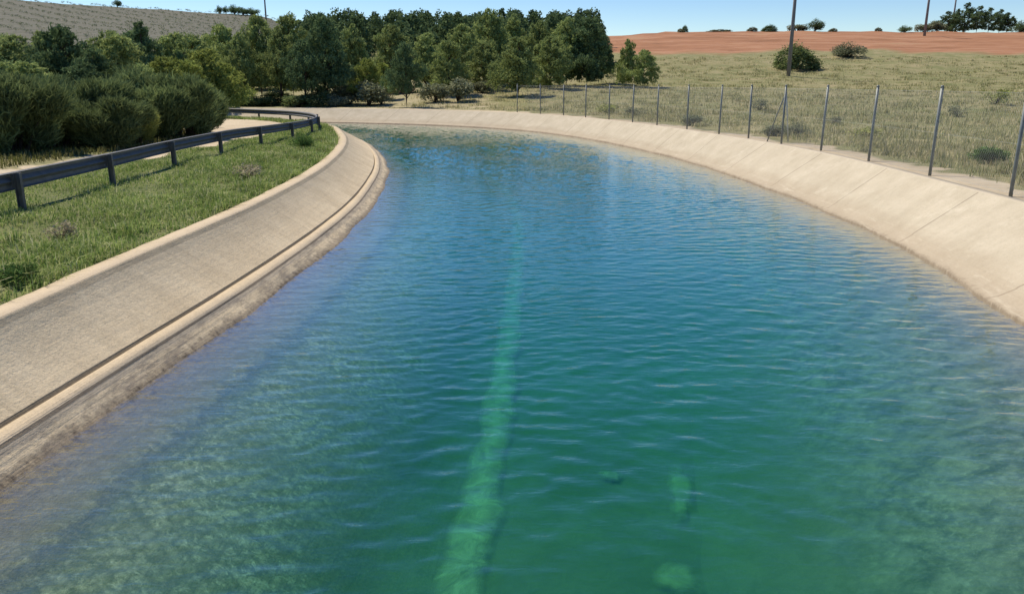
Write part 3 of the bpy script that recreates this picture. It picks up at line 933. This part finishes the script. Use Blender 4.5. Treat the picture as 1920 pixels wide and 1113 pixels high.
MID = [
    (425, 84, 44, 92, 'high_a', M, 'leftmost tall pine beside the far guardrail, its trunk bare'),
    (458, 80, 62, 76, 'high_b', M, 'lower green pine whose two trunks show above the far guardrail'),
    (492, 86, 27, 96, 'high_a', M, 'tall pine just below the thin pole on the left skyline'),
    (530, 80, 56, 84, 'high_b', M, 'pine with light green lower boughs left of the darkest pine'),
    (551, 92, 24, 92, 'round_a', M, 'tall rounded pine on the skyline left of the darkest pine'),
    (612, 79, 24, 112, 'round_b', D, 'biggest and darkest pine, over the end of the canal bend'),
    (575, 77, 74, 78, 'high_a', D, 'dark low pine leaning against the left of the biggest pine'),
    (668, 88, 46, 80, 'cone_a', M, 'tall narrow pine directly right of the biggest dark pine'),
    (690, 79, 108, 62, 'round_a', L_, 'yellowish pine above the bare grey shrubs'),
    (721, 84, 118, 56, 'round_b', L_, 'small yellow green pine left of the lone short dark tree'),
    (762, 74, 80, 74, 'high_b', D, 'lone short dark pine standing at the sandy edge of the far bank'),
    (735, 100, 44, 84, 'round_a', M, 'green pine behind the lone short dark one, left half hidden'),
    (800, 90, 62, 84, 'round_b', M, 'rounded pine right of the lone short dark one'),
    (842, 86, 76, 92, 'cone_b', M, 'broad conical pine standing above the grey shrubs in mid wood'),
    (868, 98, 44, 86, 'high_a', M, 'pine behind and right of the broad conical one'),
    (918, 104, 18, 92, 'high_b', M, 'tallest pine on the skyline, its top a dark round knob'),
    (962, 108, 28, 78, 'cone_a', M, 'pointed pine just right of the tallest one on the skyline'),
    (908, 92, 78, 84, 'round_a', M, 'lower green pine below the tallest pine on the skyline'),
    (972, 84, 70, 96, 'round_b', M, 'bushy pine nearest the left end of the wire fence, crown down to the grass'),
    (1012, 104, 38, 80, 'high_a', M, 'rounded pine between the pointed one and the dark pair at the wood edge'),
    (1032, 94, 66, 84, 'round_a', M, 'green pine filling the gap left of the dark pair at the wood edge'),
    (1062, 101, 33, 86, 'round_b', M, 'left one of the two dark pines at the right edge of the wood'),
    (1100, 100, 31, 96, 'round_a', D, 'right one of the two dark pines at the right edge of the wood'),
    (1128, 106, 62, 56, 'round_b', D, 'small dark pine tucked under the right edge of the wood'),
    (1174, 101, 74, 54, 'cone_a', M, 'taller pointed tree of the pair standing apart right of the wood'),
    (1205, 99, 92, 56, 'round_a', M, 'shorter round tree of the pair standing apart right of the wood'),
]
for a in MID: tree(*a)

# far wood: reads as one mass
def far_wood():
    r_ = np.random.default_rng(5)
    Vs, Fs, o = [], [], 0
    for i in range(230):
        px = r_.uniform(330, 1120); Y = r_.uniform(118, 260)
        if px > 1000: Y = r_.uniform(125, 200)
        if px < 560: Y = r_.uniform(105, 165)
        x, y, z = at(px, Y)
        h = r_.uniform(6.2, 8.4) if px > 560 else r_.uniform(4.5, 6)
        w = h * r_.uniform(.65, .95)
        n = 900
        lob = 16
        t = r_.uniform(0, 1, lob); a = r_.uniform(0, 6.28, lob)
        R = .36 * (1 - t ** 1.8) ** .7
        c = np.stack([R * np.cos(a), R * np.sin(a), .15 + .8 * t], 1)
        k = r_.integers(0, lob, n)
        d = r_.normal(size=(n, 3)); d /= np.linalg.norm(d, axis=1)[:, None]
        C = c[k] + d * .14 * r_.uniform(.5, 1.1, n)[:, None]
        C = C * (w, w, h) + (x, y, z)
        V, Fq = leaf_quads(C, .55, r_, 1.8)
        Vs.append(V); Fs.append(Fq + o); o += len(V)
    ob = obj('distant_pine_wood', mesh('distant_pine_wood', np.vstack(Vs), np.vstack(Fs)), PINE_D)
    tag(ob, 'dense dark pine wood covering the slope behind the nearer trees', 'wood', kind='stuff')
far_wood()

def plantation():
    r_ = np.random.default_rng(15)
    c, s_ = math.cos(math.radians(47)), math.sin(math.radians(47))
    Pp = []
    for u in np.arange(-420, 420, 9.5):
        for v in np.arange(-420, 420, 1.7):
            Pp.append((u + r_.normal(0, .7), v + r_.normal(0, .6)))
    Pp = np.array(Pp); X = np.stack([-200 + Pp[:, 0] * c - Pp[:, 1] * s_, 300 + Pp[:, 0] * s_ + Pp[:, 1] * c], 1)
    px = bearing_px(X[:, 0], X[:, 1])
    ok = (X[:, 1] > 190) & (X[:, 1] < 405) & (px > -60) & (px < 560) & (r_.random(len(X)) < .9)
    X = X[ok]; z = terrain(X[:, 0], X[:, 1])
    k = 14
    C = np.repeat(np.c_[X, z + .55], k, 0) + r_.normal(0, 1, (len(X) * k, 3)) * np.array((.36, .36, .22))
    V, Fq = leaf_quads(C, .34, r_, 1.6)
    o = obj('orchard_rows', mesh('orchard_rows', V, Fq), SHRUBG)
    tag(o, 'rows of small grey green bushes planted on the ploughed hillside', 'orchard', kind='stuff')
plantation()

# ------------------------------------------------------------------ shrubs
def broom_proto(seed, n):
    r_ = np.random.default_rng(seed)
    k = 22
    ca = r_.uniform(0, 6.28, k); cr = np.sqrt(r_.random(k)) * .40
    cz = (.22 + .50 * r_.random(k)) * (1 - .9 * cr ** 1.5)
    cc = np.stack([cr * np.cos(ca), cr * np.sin(ca), cz], 1)
    i = r_.integers(0, k, n)
    d = r_.normal(size=(n, 3)); d /= np.linalg.norm(d, axis=1)[:, None]
    p0 = cc[i] + d * np.array((.15, .15, .2)) * r_.uniform(.2, 1.0, n)[:, None] ** .5
    p0[:, 2] = np.abs(p0[:, 2])
    out = p0 * np.array((1.1, 1.1, 0)) + np.array((0, 0, .75)) + r_.normal(0, .33, (n, 3))
    out /= np.linalg.norm(out, axis=1)[:, None]
    L = r_.uniform(.05, .15, n)[:, None]
    p1 = p0 + out * L * .55 + r_.normal(0, .006, (n, 3)); p2 = p0 + out * L + r_.normal(0, .012, (n, 3))
    w = np.cross(out, r_.normal(size=(n, 3))); w /= np.linalg.norm(w, axis=1)[:, None]
    w *= .0042 * r_.uniform(.6, 1.6, n)[:, None]
    V = np.stack([p0 - w, p0 + w, p1 + w, p1 - w, p2 + w * .3, p2 - w * .3], 1).reshape(-1, 3)
    b = np.arange(n)[:, None] * 6
    Fq = np.vstack([b + np.array([[0, 1, 2, 3]]), b + np.array([[3, 2, 4, 5]])])
    v, f = merge([tube([(q[0] * .3, q[1] * .3, -.05), (q[0] * .6, q[1] * .6, q[2] * .5), tuple(q)], [.014, .010, .004], 5) for q in cc])
    return mesh('foliage', V, Fq), mesh('stem', v, f, True)
BP = [broom_proto(51, 26000), broom_proto(52, 26000), broom_proto(53, 22000)]
def leafy_proto(seed, leaves, leaf):
    r_ = np.random.default_rng(seed)
    lob = 13
    a = r_.uniform(0, 6.28, lob); rr = np.sqrt(r_.random(lob)) * .34
    c = np.stack([rr * np.cos(a), rr * np.sin(a), .25 + .45 * r_.random(lob) * (1 - rr)], 1)
    k = r_.integers(0, lob, leaves)
    d = r_.normal(size=(leaves, 3)); d /= np.linalg.norm(d, axis=1)[:, None]
    C = c[k] + d * np.array((.2, .2, .24)) * r_.uniform(.4, 1.1, leaves)[:, None]
    C[:, 2] = np.abs(C[:, 2])
    V, Fq = leaf_quads(C, leaf, r_, 2.0, .5)
    stems = [tube([(0, 0, -.05), (q[0] * .5, q[1] * .5, q[2] * .6), tuple(q)], [.014, .009, .004], 5) for q in c]
    v, f = merge(stems)
    return mesh('foliage', V, Fq), mesh('stem', v, f, True)
def dome_proto(seed, leaves, leaf):
    r_ = np.random.default_rng(seed)
    d = r_.normal(size=(46, 3)); d[:, 2] = np.abs(d[:, 2]) * .8; d /= np.linalg.norm(d, axis=1)[:, None]
    c = d * r_.uniform(.62, .9, 46)[:, None] * np.array((.46, .46, .92))
    k = r_.integers(0, 46, leaves)
    C = c[k] + r_.normal(0, .055, (leaves, 3)) * np.array((1, 1, 1.4)); C[:, 2] = np.abs(C[:, 2])
    V, Fq = leaf_quads(C, leaf, r_, 2.0, .5)
    v, f = merge([tube([(0, 0, -.05), (q[0] * .5, q[1] * .5, q[2] * .55), tuple(q)], [.014, .009, .004], 5) for q in c[:14]])
    return mesh('foliage', V, Fq), mesh('stem', v, f, True)
SPARSE = leafy_proto(65, 650, .075)
LP = [leafy_proto(61, 3600, .055), leafy_proto(62, 2600, .075), leafy_proto(63, 2200, .08), dome_proto(64, 7000, .05), SPARSE]
for c, t in BP + LP:
    c.materials.append(BROOM); t.materials.append(BARK)

def shrub(px, Y, h, w, protos, k, mat, label, group, name='shrub', xyz=None, cat='shrub'):
    x, y, z = at(px, Y) if xyz is None else (xyz[0], xyz[1], T1(*xyz))
    root = empty(name, (x, y, z - .03), label, cat, group, random.uniform(0, 6.28))
    root.scale = (w, w, h)
    c = obj('foliage', protos[k][0], None, root); c.material_slots[0].link = 'OBJECT'; c.material_slots[0].material = mat
    obj('stem', protos[k][1], None, root)
    return root
BG = 'broom bushes between the road and the pines'
for a in [
    (20, 25.5, 2.8, 3.6, 0, BROOM, 'tall dark broom bush at the left edge behind the guardrail'),
    (95, 28.0, 2.6, 3.2, 1, BROOM, 'dark broom bush second from the left edge'),
    (160, 30.5, 3.0, 3.6, 2, BROOM, 'darkest broom bush, behind the guardrail below the tall pines'),
    (205, 28.6, 2.0, 3.2, 0, BROOM, 'low dark rounded broom bush closest to the guardrail'),
    (252, 30.0, 1.6, 2.0, 1, BROOML, 'small yellow green broom bush close to the road edge'),
    (285, 34.0, 3.1, 4.0, 1, BROOM, 'broad tall broom bush left of the one at the road bend'),
    (345, 35.2, 3.0, 3.6, 0, BROOM, 'rightmost broom bush, leaning over the bend of the road'),
    (374, 38.0, 2.5, 2.6, 2, BROOM, 'broom bush at the road bend, just behind the rightmost one'),
    (55, 33.0, 3.3, 3.6, 2, BROOM, 'broom bush reaching up in front of the leftmost pines'),
    (225, 36.0, 3.4, 3.8, 1, BROOM, 'back row broom bush in front of the broad pine'),
]: shrub(a[0], a[1], a[2], a[3], BP, a[4], a[5], a[6], BG, 'broom_bush')
SG = 'shrubs under the pines on the far bank'
for a in [
    (655, 80, 2.6, 4.0, 1, SHRUBG, 'grey green shrub at the foot of the biggest dark pine'),
    (690, 77, 2.9, 4.2, 2, SHRUBG, 'olive grey twiggy shrub under the yellowish pine'),
    (628, 76, 1.4, 3.0, 0, SHRUBG, 'low olive shrub at the sandy bank where the canal bends away'),
    (716, 79, 1.9, 2.6, 0, SHRUBG, 'small olive shrub left of the lone short dark pine'),
    (815, 80, 2.4, 3.4, 1, SHRUBG, 'olive grey shrub right of the lone short dark pine'),
    (858, 80, 2.8, 3.8, 2, SHRUBG, 'grey green shrub below the broad conical pine'),
    (905, 88, 1.6, 3.0, 1, SHRUBG, 'low shrub in the dark gap between the conical and bushy pines'),
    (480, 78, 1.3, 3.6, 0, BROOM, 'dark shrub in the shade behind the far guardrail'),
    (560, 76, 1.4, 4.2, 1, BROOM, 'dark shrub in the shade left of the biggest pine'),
    (440, 80, 1.5, 4.5, 3, BROOM, 'added dark shrub filling the shade under the leftmost tall pine'),  # this and the next two are added to darken the tree shade
    (520, 81, 1.6, 4.8, 3, BROOM, 'added dark scrub filling the shade under the pine with light lower boughs'),
    (600, 77, 1.7, 4.6, 3, BROOM, 'added dark scrub filling the shade right under the biggest pine'),
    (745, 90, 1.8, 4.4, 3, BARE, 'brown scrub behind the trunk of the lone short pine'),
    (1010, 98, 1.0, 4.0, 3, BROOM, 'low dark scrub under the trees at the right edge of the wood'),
]: shrub(a[0], a[1], a[2], a[3], LP, a[4], a[5], a[6], SG)
FG = 'shrubs in the field beyond the fence'
x_, Y_ = 0, 0
shrub(1490, 134, 4.4, 8.6, LP, 3, BROOM, 'large dark dome shaped bush on the green slope behind the tall pole', FG)
shrub(1590, 157, 3.4, 7.4, LP, 0, SHRUBG, 'loose grey bush at the edge of the red soil field', FG)
shrub(1860, 21.6, .62, 1.2, LP, 2, GREENL, 'low leafy dark green plant near the last two fence posts', FG)
shrub(1866, 60, 1.5, 2.2, LP, 4, BROOML, 'yellowish green shrub high in the grass near the right edge', FG)
shrub(1796, 52, 1.0, 1.6, LP, 4, SHRUBG, 'small upright grey shrub in the grass near the right edge', FG)
shrub(1296, 42, .75, 1.5, LP, 1, SHRUBG, 'grey leafy shrub at the fence foot left of the braced post', FG)
shrub(1452, 33.5, .62, 1.1, LP, 1, SHRUBG, 'dark small shrub just left of the braced fence post', FG)
shrub(1488, 33.0, .75, 1.3, LP, 0, SHRUBG, 'grey green shrub just right of the braced fence post', FG)
shrub(1192, 55, .8, 2.0, LP, 4, SHRUBG, 'pale grey shrub at the far end of the fence', FG)
shrub(1140, 60, .9, 2.2, LP, 4, BROOML, 'green shrub at the fence end nearest the wood', FG)
shrub(1425, 58, 1.1, 1.6, LP, 4, SHRUBG, 'darker shrub in the field seen between the posts left of the braced one', FG)
shrub(1625, 33, .55, 1.7, LP, 4, BROOML, 'low green shrub seen through the fence right of the braced post', FG)
shrub(1560, 45, .6, 1.4, LP, 4, SHRUBG, 'low grey tuft behind the third fence post from the right edge', FG)
# weeds on the left verge
WG = 'weeds on the grassy left verge'
shrub(0, 0, .40, .55, LP, 4, DRYW, 'dry brown weed in the near grass of the left verge', WG, 'weed', (-6.75, 11.6), 'weed')
shrub(0, 0, .50, 1.0, LP, 4, DRYW, 'pale grey dry weed clump near the kerb of the left verge', WG, 'weed', (-6.55, 19.8), 'weed')
shrub(0, 0, .75, .9, LP, 0, GREENL, 'dark green leafy weed clump near the far end of the left verge', WG, 'weed', (-7.6, 28.8), 'weed')
shrub(0, 0, .35, .5, LP, 1, GREENL, 'green leafy weed close to the kerb at the left edge', WG, 'weed', (-5.95, 9.2), 'weed')

# trees on the skyline
SK = 'trees on the red field skyline'
CL = [(1775, 250, 22, 44, 'left end pine of the dense clump on the red skyline'), (1806, 252, 6, 46, 'tallest pine of the clump on the red skyline'),
      (1830, 250, 12, 42, 'pine just right of the tallest one in the skyline clump'), (1852, 250, 15, 40, 'middle right pine of the skyline clump, sky between its trunks'),
      (1872, 252, 18, 36, 'second pine from the right end of the skyline clump'), (1886, 250, 24, 34, 'right end pine of the skyline clump, lowest of them'),
      (1790, 256, 26, 44, 'low dark pine filling the foot of the skyline clump')]
for px, Y, top, w, lab in CL: tree(px, Y, top, w, 'clump', D, lab, SK)
for px, Y, h, w, k, lab in [
    (1276, 235, 1.1, 2.2, 1, 'left one of two small round bushes on the left of the red skyline'), (1284, 236, 2.0, 2.2, 0, 'right, taller one of two small bushes on the left of the red skyline'),
    (1348, 240, .9, 9, 2, 'flat strip of scrub on the red skyline'), (1410, 238, 1.3, 3.6, 1, 'low bush on the red skyline left of the rounded one'),
    (1443, 239, 2.2, 5.2, 0, 'rounded bush on the red skyline left of the tall pole'), (1495, 239, 2.6, 6.6, 1, 'wide bush on the red skyline just right of the tall pole'),
    (1528, 237, 4.0, 5.4, 0, 'small round tree on the red skyline right of the tall pole'), (1562, 239, 1.1, 3.0, 1, 'tiny bush right of the small round skyline tree'),
    (1647, 237, 1.2, 2.4, 1, 'tiny lone bush midway along the red skyline'), (1696, 238, 2.4, 4.4, 0, 'dark triangular bush left of the thinner far pole'),
    (1732, 241, 3.0, 6.2, 1, 'grey bush at the foot of the thinner far pole'), (1758, 242, 3.8, 6.4, 2, 'grey tree between the thinner far pole and the pine clump'),
    (1912, 242, 4.2, 6.0, 0, 'tree cut by the right edge on the skyline')]:
    shrub(px, Y, h, w, LP, k if h > 2.3 else 3, PINE_D if k == 0 else SHRUBG, lab, SK, 'skyline_tree' if h > 2.5 else 'skyline_bush', cat='tree' if h > 2.5 else 'bush')
for px, h, w, lab in [(220, 4.2, 4.6, 'tiny lone tree on the crest of the ploughed hill'), (411, 4.5, 4, 'left tree of the pair on the far hill crest'), (424, 4.2, 3.4, 'right tree of the pair on the far hill crest'),
                      (440, 5.0, 8, 'first tree of the dark row on the far hill crest'), (456, 4.0, 8, 'middle tree of the dark row on the far hill crest'), (473, 4.2, 8, 'last tree of the dark row on the far hill crest')]:
    shrub(px, 400, h, w, LP, 0, PINE_D, lab, 'trees on the ploughed hill crest', 'skyline_tree', cat='tree')

# ------------------------------------------------------------------ poles
POLE = simple_mat('weathered_pole', (.16, .15, .145), (.24, .225, .215), 4, .8, 0, .2, 0, (1, 1, .2))
INS = simple_mat('glazed_insulator', (.10, .06, .04), (.16, .10, .07), 9, .3, 0, .5)
def pole(px, Y, H, r0, label, dz=0):
    x, y, z = at(px, Y)
    root = empty('utility_pole', (x, y, z), label, 'pole', 'power poles in the fields')
    v, f = tube([(0, 0, -.6), (0, 0, H * .5), (0, 0, H)], [r0, r0 * .82, r0 * .62], 12)
    obj('shaft', mesh('shaft', v, f, True), POLE, root)
    v, f = box((0, 0, H - .35), (1.9, .12, .14))
    a = obj('crossarm', mesh('crossarm', v, f), POLE, root)
    for dx in (-.85, 0, .85):
        v, f = tube([(dx, 0, H - .28), (dx, 0, H - .18), (dx, 0, H - .04), (dx, 0, H + .02)], [.03, .06, .06, .02], 8)
        obj('insulator', mesh('insulator', v, f, True), INS, a)
pole(1478, 118, 15.5, .30, 'tall grey pole rising from the green slope behind the braced fence post')
pole(1733, 222, 15, .36, 'thinner far pole standing in the red soil left of the pine clump')
pole(1783, 262, 15, .30, 'faint pole rising behind the pine clump on the skyline')
pole(500, 330, 16, .36, 'thin dark pole on the left skyline above the tall pine')

# ------------------------------------------------------------------ grass
def blades(P, z, hgt, wid, r_, droop=.5):
    n = len(P)
    a = r_.uniform(0, 6.28, n); t = np.abs(r_.normal(0, droop, n))
    d = np.stack([np.cos(a), np.sin(a)], 1)
    h = hgt * r_.uniform(.45, 1.25, n)
    b = np.c_[P, z]
    w = np.c_[-d[:, 1], d[:, 0], np.zeros(n)] * (wid * .5 * np.ones(n))[:, None]
    m_ = b + np.c_[d * (h * t * .35)[:, None], h * .6]
    e = b + np.c_[d * (h * t)[:, None], h * (1 - .25 * np.minimum(t, 1.5))]
    V = np.stack([b - w, b + w, m_ + w * .8, m_ - w * .8, e + w * .15, e - w * .15], 1).reshape(-1, 3)
    i = np.arange(n)[:, None] * 6
    return V, np.vstack([i + np.array([[0, 1, 2, 3]]), i + np.array([[3, 2, 4, 5]])])

def grass_mat(name, stops, trans=.3, patch=.9):
    m, nt = new_mat(name); g = G(nt)
    geo = g.n('ShaderNodeNewGeometry')
    c1 = g.ramp(geo.outputs['Random Per Island'], stops)
    n = g.noise(geo.outputs['Position'], patch, 4, .6)
    f = g.math('MULTIPLY_ADD', n, 1.2, .4)
    cm = g.n('ShaderNodeVectorMath', operation='SCALE'); g.link(c1, cm.inputs[0]); g.link(f, cm.inputs['Scale'])
    d = g.n('ShaderNodeBsdfDiffuse'); g.link(cm.outputs[0], d.inputs[0])
    t = g.n('ShaderNodeBsdfTranslucent'); g.link(cm.outputs[0], t.inputs[0])
    mx = g.n('ShaderNodeMixShader'); mx.inputs[0].default_value = trans
    g.link(d.outputs[0], mx.inputs[1]); g.link(t.outputs[0], mx.inputs[2]); g.out(mx.outputs[0])
    return m

def left_grass():
    r_ = np.random.default_rng(9)
    n = 330000
    y = 4 + 52 * r_.random(n) ** 1.6
    x = r_.uniform(-13.5, -4.6, n)
    P = np.stack([x, y], 1)
    P[:, 0] -= np.interp(y, [0, 30, 38, 46, 53, 57], [0, .5, 1.8, 5, 9.5, 14])
    dl = dist_poly(P, LK[::4]); drd = road_d(P)
    ins = inside(P, HOLE_BIG)
    lim = np.interp(P[:, 1], [0, 12, 22, 30, 45], [5.6, 5.3, 5.0, 3.9, 2.4])
    pn = .5 + .5 * np.sin(P[:, 0] * 1.9 + 1.2 * np.sin(P[:, 1] * .8)) * np.sin(P[:, 1] * 1.3 + P[:, 0])
    keep = (~ins) & (dl > .04) & (dl < lim + .5 * pn) & (drd > 1.75) & (r_.random(n) < .35 + .65 * pn)
    P = P[keep]; pn = pn[keep]; dl = dl[keep]
    z = terrain(P[:, 0], P[:, 1]) - .02
    k = np.hypot(P[:, 0], P[:, 1])
    h = (.07 + .13 * pn) * (.8 + .35 * np.exp(-dl / 1.0)) * (1 + .006 * k)
    js = r_.integers(0, len(LK), 420); off = np.abs(r_.normal(0, .7, 420)) + .12
    Ct = LK[js] + nL[js] * off[:, None]
    Ct = Ct[(Ct[:, 1] > 6) & (Ct[:, 1] < 48)]
    Pt = np.repeat(Ct, 70, 0) + r_.normal(0, .10, (len(Ct) * 70, 2))
    Pt = Pt[(~inside(Pt, HOLE_BIG)) | (r_.random(len(Pt)) < .25)]
    ht = .10 + .20 * (.5 + .5 * np.sin(Pt[:, 0] * 3 + Pt[:, 1] * 2.1)) * r_.uniform(.5, 1, len(Pt))
    P = np.vstack([P, Pt]); h = np.r_[h, ht]; k = np.hypot(P[:, 0], P[:, 1])
    z = np.r_[z, terrain(Pt[:, 0], Pt[:, 1]) - .02]
    V, Fq = blades(P, z, h, .0075 * (1 + k * .05), r_, 1.0)
    o = obj('verge_grass', mesh('verge_grass', V, Fq), grass_mat('green_verge_grass', [(0, (.11, .19, .045)), (.4, (.225, .31, .08)), (.75, (.36, .41, .14)), (1, (.56, .53, .32))]))
    tag(o, 'green weedy grass on the verge between kerb and guardrail', 'grass', kind='stuff')
left_grass()

def field_grass():
    r_ = np.random.default_rng(10)
    n = 210000
    Y = 12 / (1 - r_.random(n) * .905)              # dense near, thin far
    a = r_.uniform(-.36, .70, n)
    P = np.stack([Y * np.tan(a), Y], 1)
    dr = dist_poly(P, RK[::4]); ins = inside(P, HOLE_BIG)
    dl = dist_poly(P, LK[::4])
    pn = .5 + .5 * np.sin(P[:, 0] * .9 + 1.7 * np.sin(P[:, 1] * .4)) * np.sin(P[:, 1] * .6 + P[:, 0] * .3)
    keep = (~ins) & (dr < dl) & (dr > .9 + .6 * pn) & (r_.random(n) < .25 + .75 * pn) & (r_.random(n) < smooth(.6, 3, dr) * .8 + .2)
    P = P[keep]; pn = pn[keep]
    k = np.hypot(P[:, 0], P[:, 1])
    ok = r_.random(len(P)) < 1 - smooth(45, 95, k)
    P = P[ok]; pn = pn[ok]; k = k[ok]
    nt_ = 2300
    Yt = 13 / (1 - r_.random(nt_) * .90); at_ = r_.uniform(-.2, .70, nt_)
    Ct = np.stack([Yt * np.tan(at_), Yt], 1)
    okc = (~inside(Ct, HOLE_BIG)) & (dist_poly(Ct, RK[::4]) > 1.2) & (dist_poly(Ct, RK[::4]) < dist_poly(Ct, LK[::4]))
    Ct = Ct[okc]; kt = np.hypot(Ct[:, 0], Ct[:, 1])
    rep_ = 34
    Pt = np.repeat(Ct, rep_, 0) + r_.normal(0, 1, (len(Ct) * rep_, 2)) * np.repeat(.09 + .0035 * kt, rep_)[:, None]
    ht = np.repeat(r_.uniform(.14, .42, len(Ct)), rep_)
    nf_ = 2600
    Yf = r_.uniform(45, 158, nf_); af = r_.uniform(-.12, .70, nf_)
    Cf = np.stack([Yf * np.tan(af), Yf], 1)
    Cf = Cf[(dist_poly(Cf, RK[::4]) > 2.5) & (~inside(Cf, HOLE_BIG)) & (dist_poly(Cf, RK[::4]) < dist_poly(Cf, LK[::4]))]
    Pf = np.repeat(Cf, 26, 0) + r_.normal(0, 1, (len(Cf) * 26, 2)) * np.repeat(r_.uniform(.2, .75, len(Cf)), 26)[:, None]
    Pt = np.vstack([Pt, Pf]); ht = np.r_[ht, np.repeat(r_.uniform(.12, .42, len(Cf)), 26)]
    P = np.vstack([P, Pt]); pn = np.r_[pn, np.zeros(len(Pt))]; k = np.r_[k, np.hypot(Pt[:, 0], Pt[:, 1])]
    z = terrain(P[:, 0], P[:, 1]) - .02
    h = (.06 + .14 * pn); h[-len(Pt):] = ht
    V, Fq = blades(P, z, h, .009 * (1 + k * .04), r_, .9)
    o = obj('field_grass', mesh('field_grass', V, Fq), grass_mat('dry_field_grass', [(0, (.15, .18, .065)), (.4, (.28, .285, .125)), (.72, (.43, .375, .19)), (1, (.60, .51, .32))], .25, .35))
    tag(o, 'dry olive grass of the field beyond the fence', 'grass', kind='stuff')
field_grass()

def left_scrub():
    r_ = np.random.default_rng(12)
    n = 60000
    Y = r_.uniform(14, 62, n); px = r_.uniform(-150, 620, n)
    P = np.stack([(px - 960) / F * Y * .966, Y], 1)
    drd = road_d(P); dl = dist_poly(P, LK[::4]); ins = inside(P, HOLE_BIG)
    right_of_road = dl < 6
    keep = (drd > 2.1) & (~right_of_road) & (~ins) & (dist_poly(P, RAILc[::4]) > 2.5)
    P = P[keep]
    z = terrain(P[:, 0], P[:, 1]) - .02
    V, Fq = blades(P, z, .22 * np.ones(len(P)), .03, r_, .6)
    o = obj('roadside_grass', mesh('roadside_grass', V, Fq), grass_mat('yellow_roadside_grass', [(0, (.07, .085, .025)), (.6, (.16, .16, .05)), (1, (.28, .25, .12))]))
    tag(o, 'yellowish grass under the broom bushes beside the dirt road', 'grass', kind='stuff')
left_scrub()

# ------------------------------------------------------------------ light, sky, camera
EL_, AZ = math.radians(55), math.radians(-47)          # azimuth from +Y, negative = left
sd = Vector((math.sin(AZ) * math.cos(EL_), math.cos(AZ) * math.cos(EL_), math.sin(EL_)))
sun = bpy.data.lights.new('sun', 'SUN'); sun.energy = 4.2; sun.angle = math.radians(.53); sun.color = (1, .915, .76)
so = bpy.data.objects.new('sun', sun); COL.objects.link(so)
so.rotation_euler = (-sd).to_track_quat('-Z', 'Y').to_euler(); so.location = (0, 0, 60)
w = bpy.data.worlds.new('World'); sc.world = w; w.use_nodes = True
nt = w.node_tree
sky = nt.nodes.new('ShaderNodeTexSky'); sky.sky_type = 'NISHITA'; sky.sun_disc = False
sky.sun_elevation = EL_; sky.sun_rotation = AZ
sky.air_density = 1.0; sky.dust_density = .15; sky.ozone_density = 2.0; sky.altitude = 900
bg = nt.nodes['Background']; bg.inputs[1].default_value = .12
hs = nt.nodes.new('ShaderNodeHueSaturation'); hs.inputs['Hue'].default_value = .512; hs.inputs['Saturation'].default_value = 1.35; hs.inputs['Value'].default_value = .77
nt.links.new(sky.outputs[0], hs.inputs['Color']); nt.links.new(hs.outputs[0], bg.inputs[0])

cam = bpy.data.cameras.new('camera'); co = bpy.data.objects.new('camera', cam); COL.objects.link(co)
co.location = (0, 0, CAMZ); co.rotation_euler = (math.pi / 2 - PITCH, 0, 0)
cam.sensor_width = 36; cam.lens = 36 * F / 1920; cam.clip_start = .1; cam.clip_end = 4000
sc.camera = co
sc.view_settings.view_transform = 'Standard'; sc.view_settings.look = 'None'
sc.view_settings.gamma = 1; sc.view_settings.exposure = .5
sc.render.engine = 'CYCLES'
cy = sc.cycles
cy.use_denoising = True
try: cy.denoiser = 'OPENIMAGEDENOISE'
except Exception: pass
cy.max_bounces = 8; cy.diffuse_bounces = 3; cy.glossy_bounces = 3; cy.transparent_max_bounces = 16; cy.volume_bounces = 1
cy.sample_clamp_indirect = 6
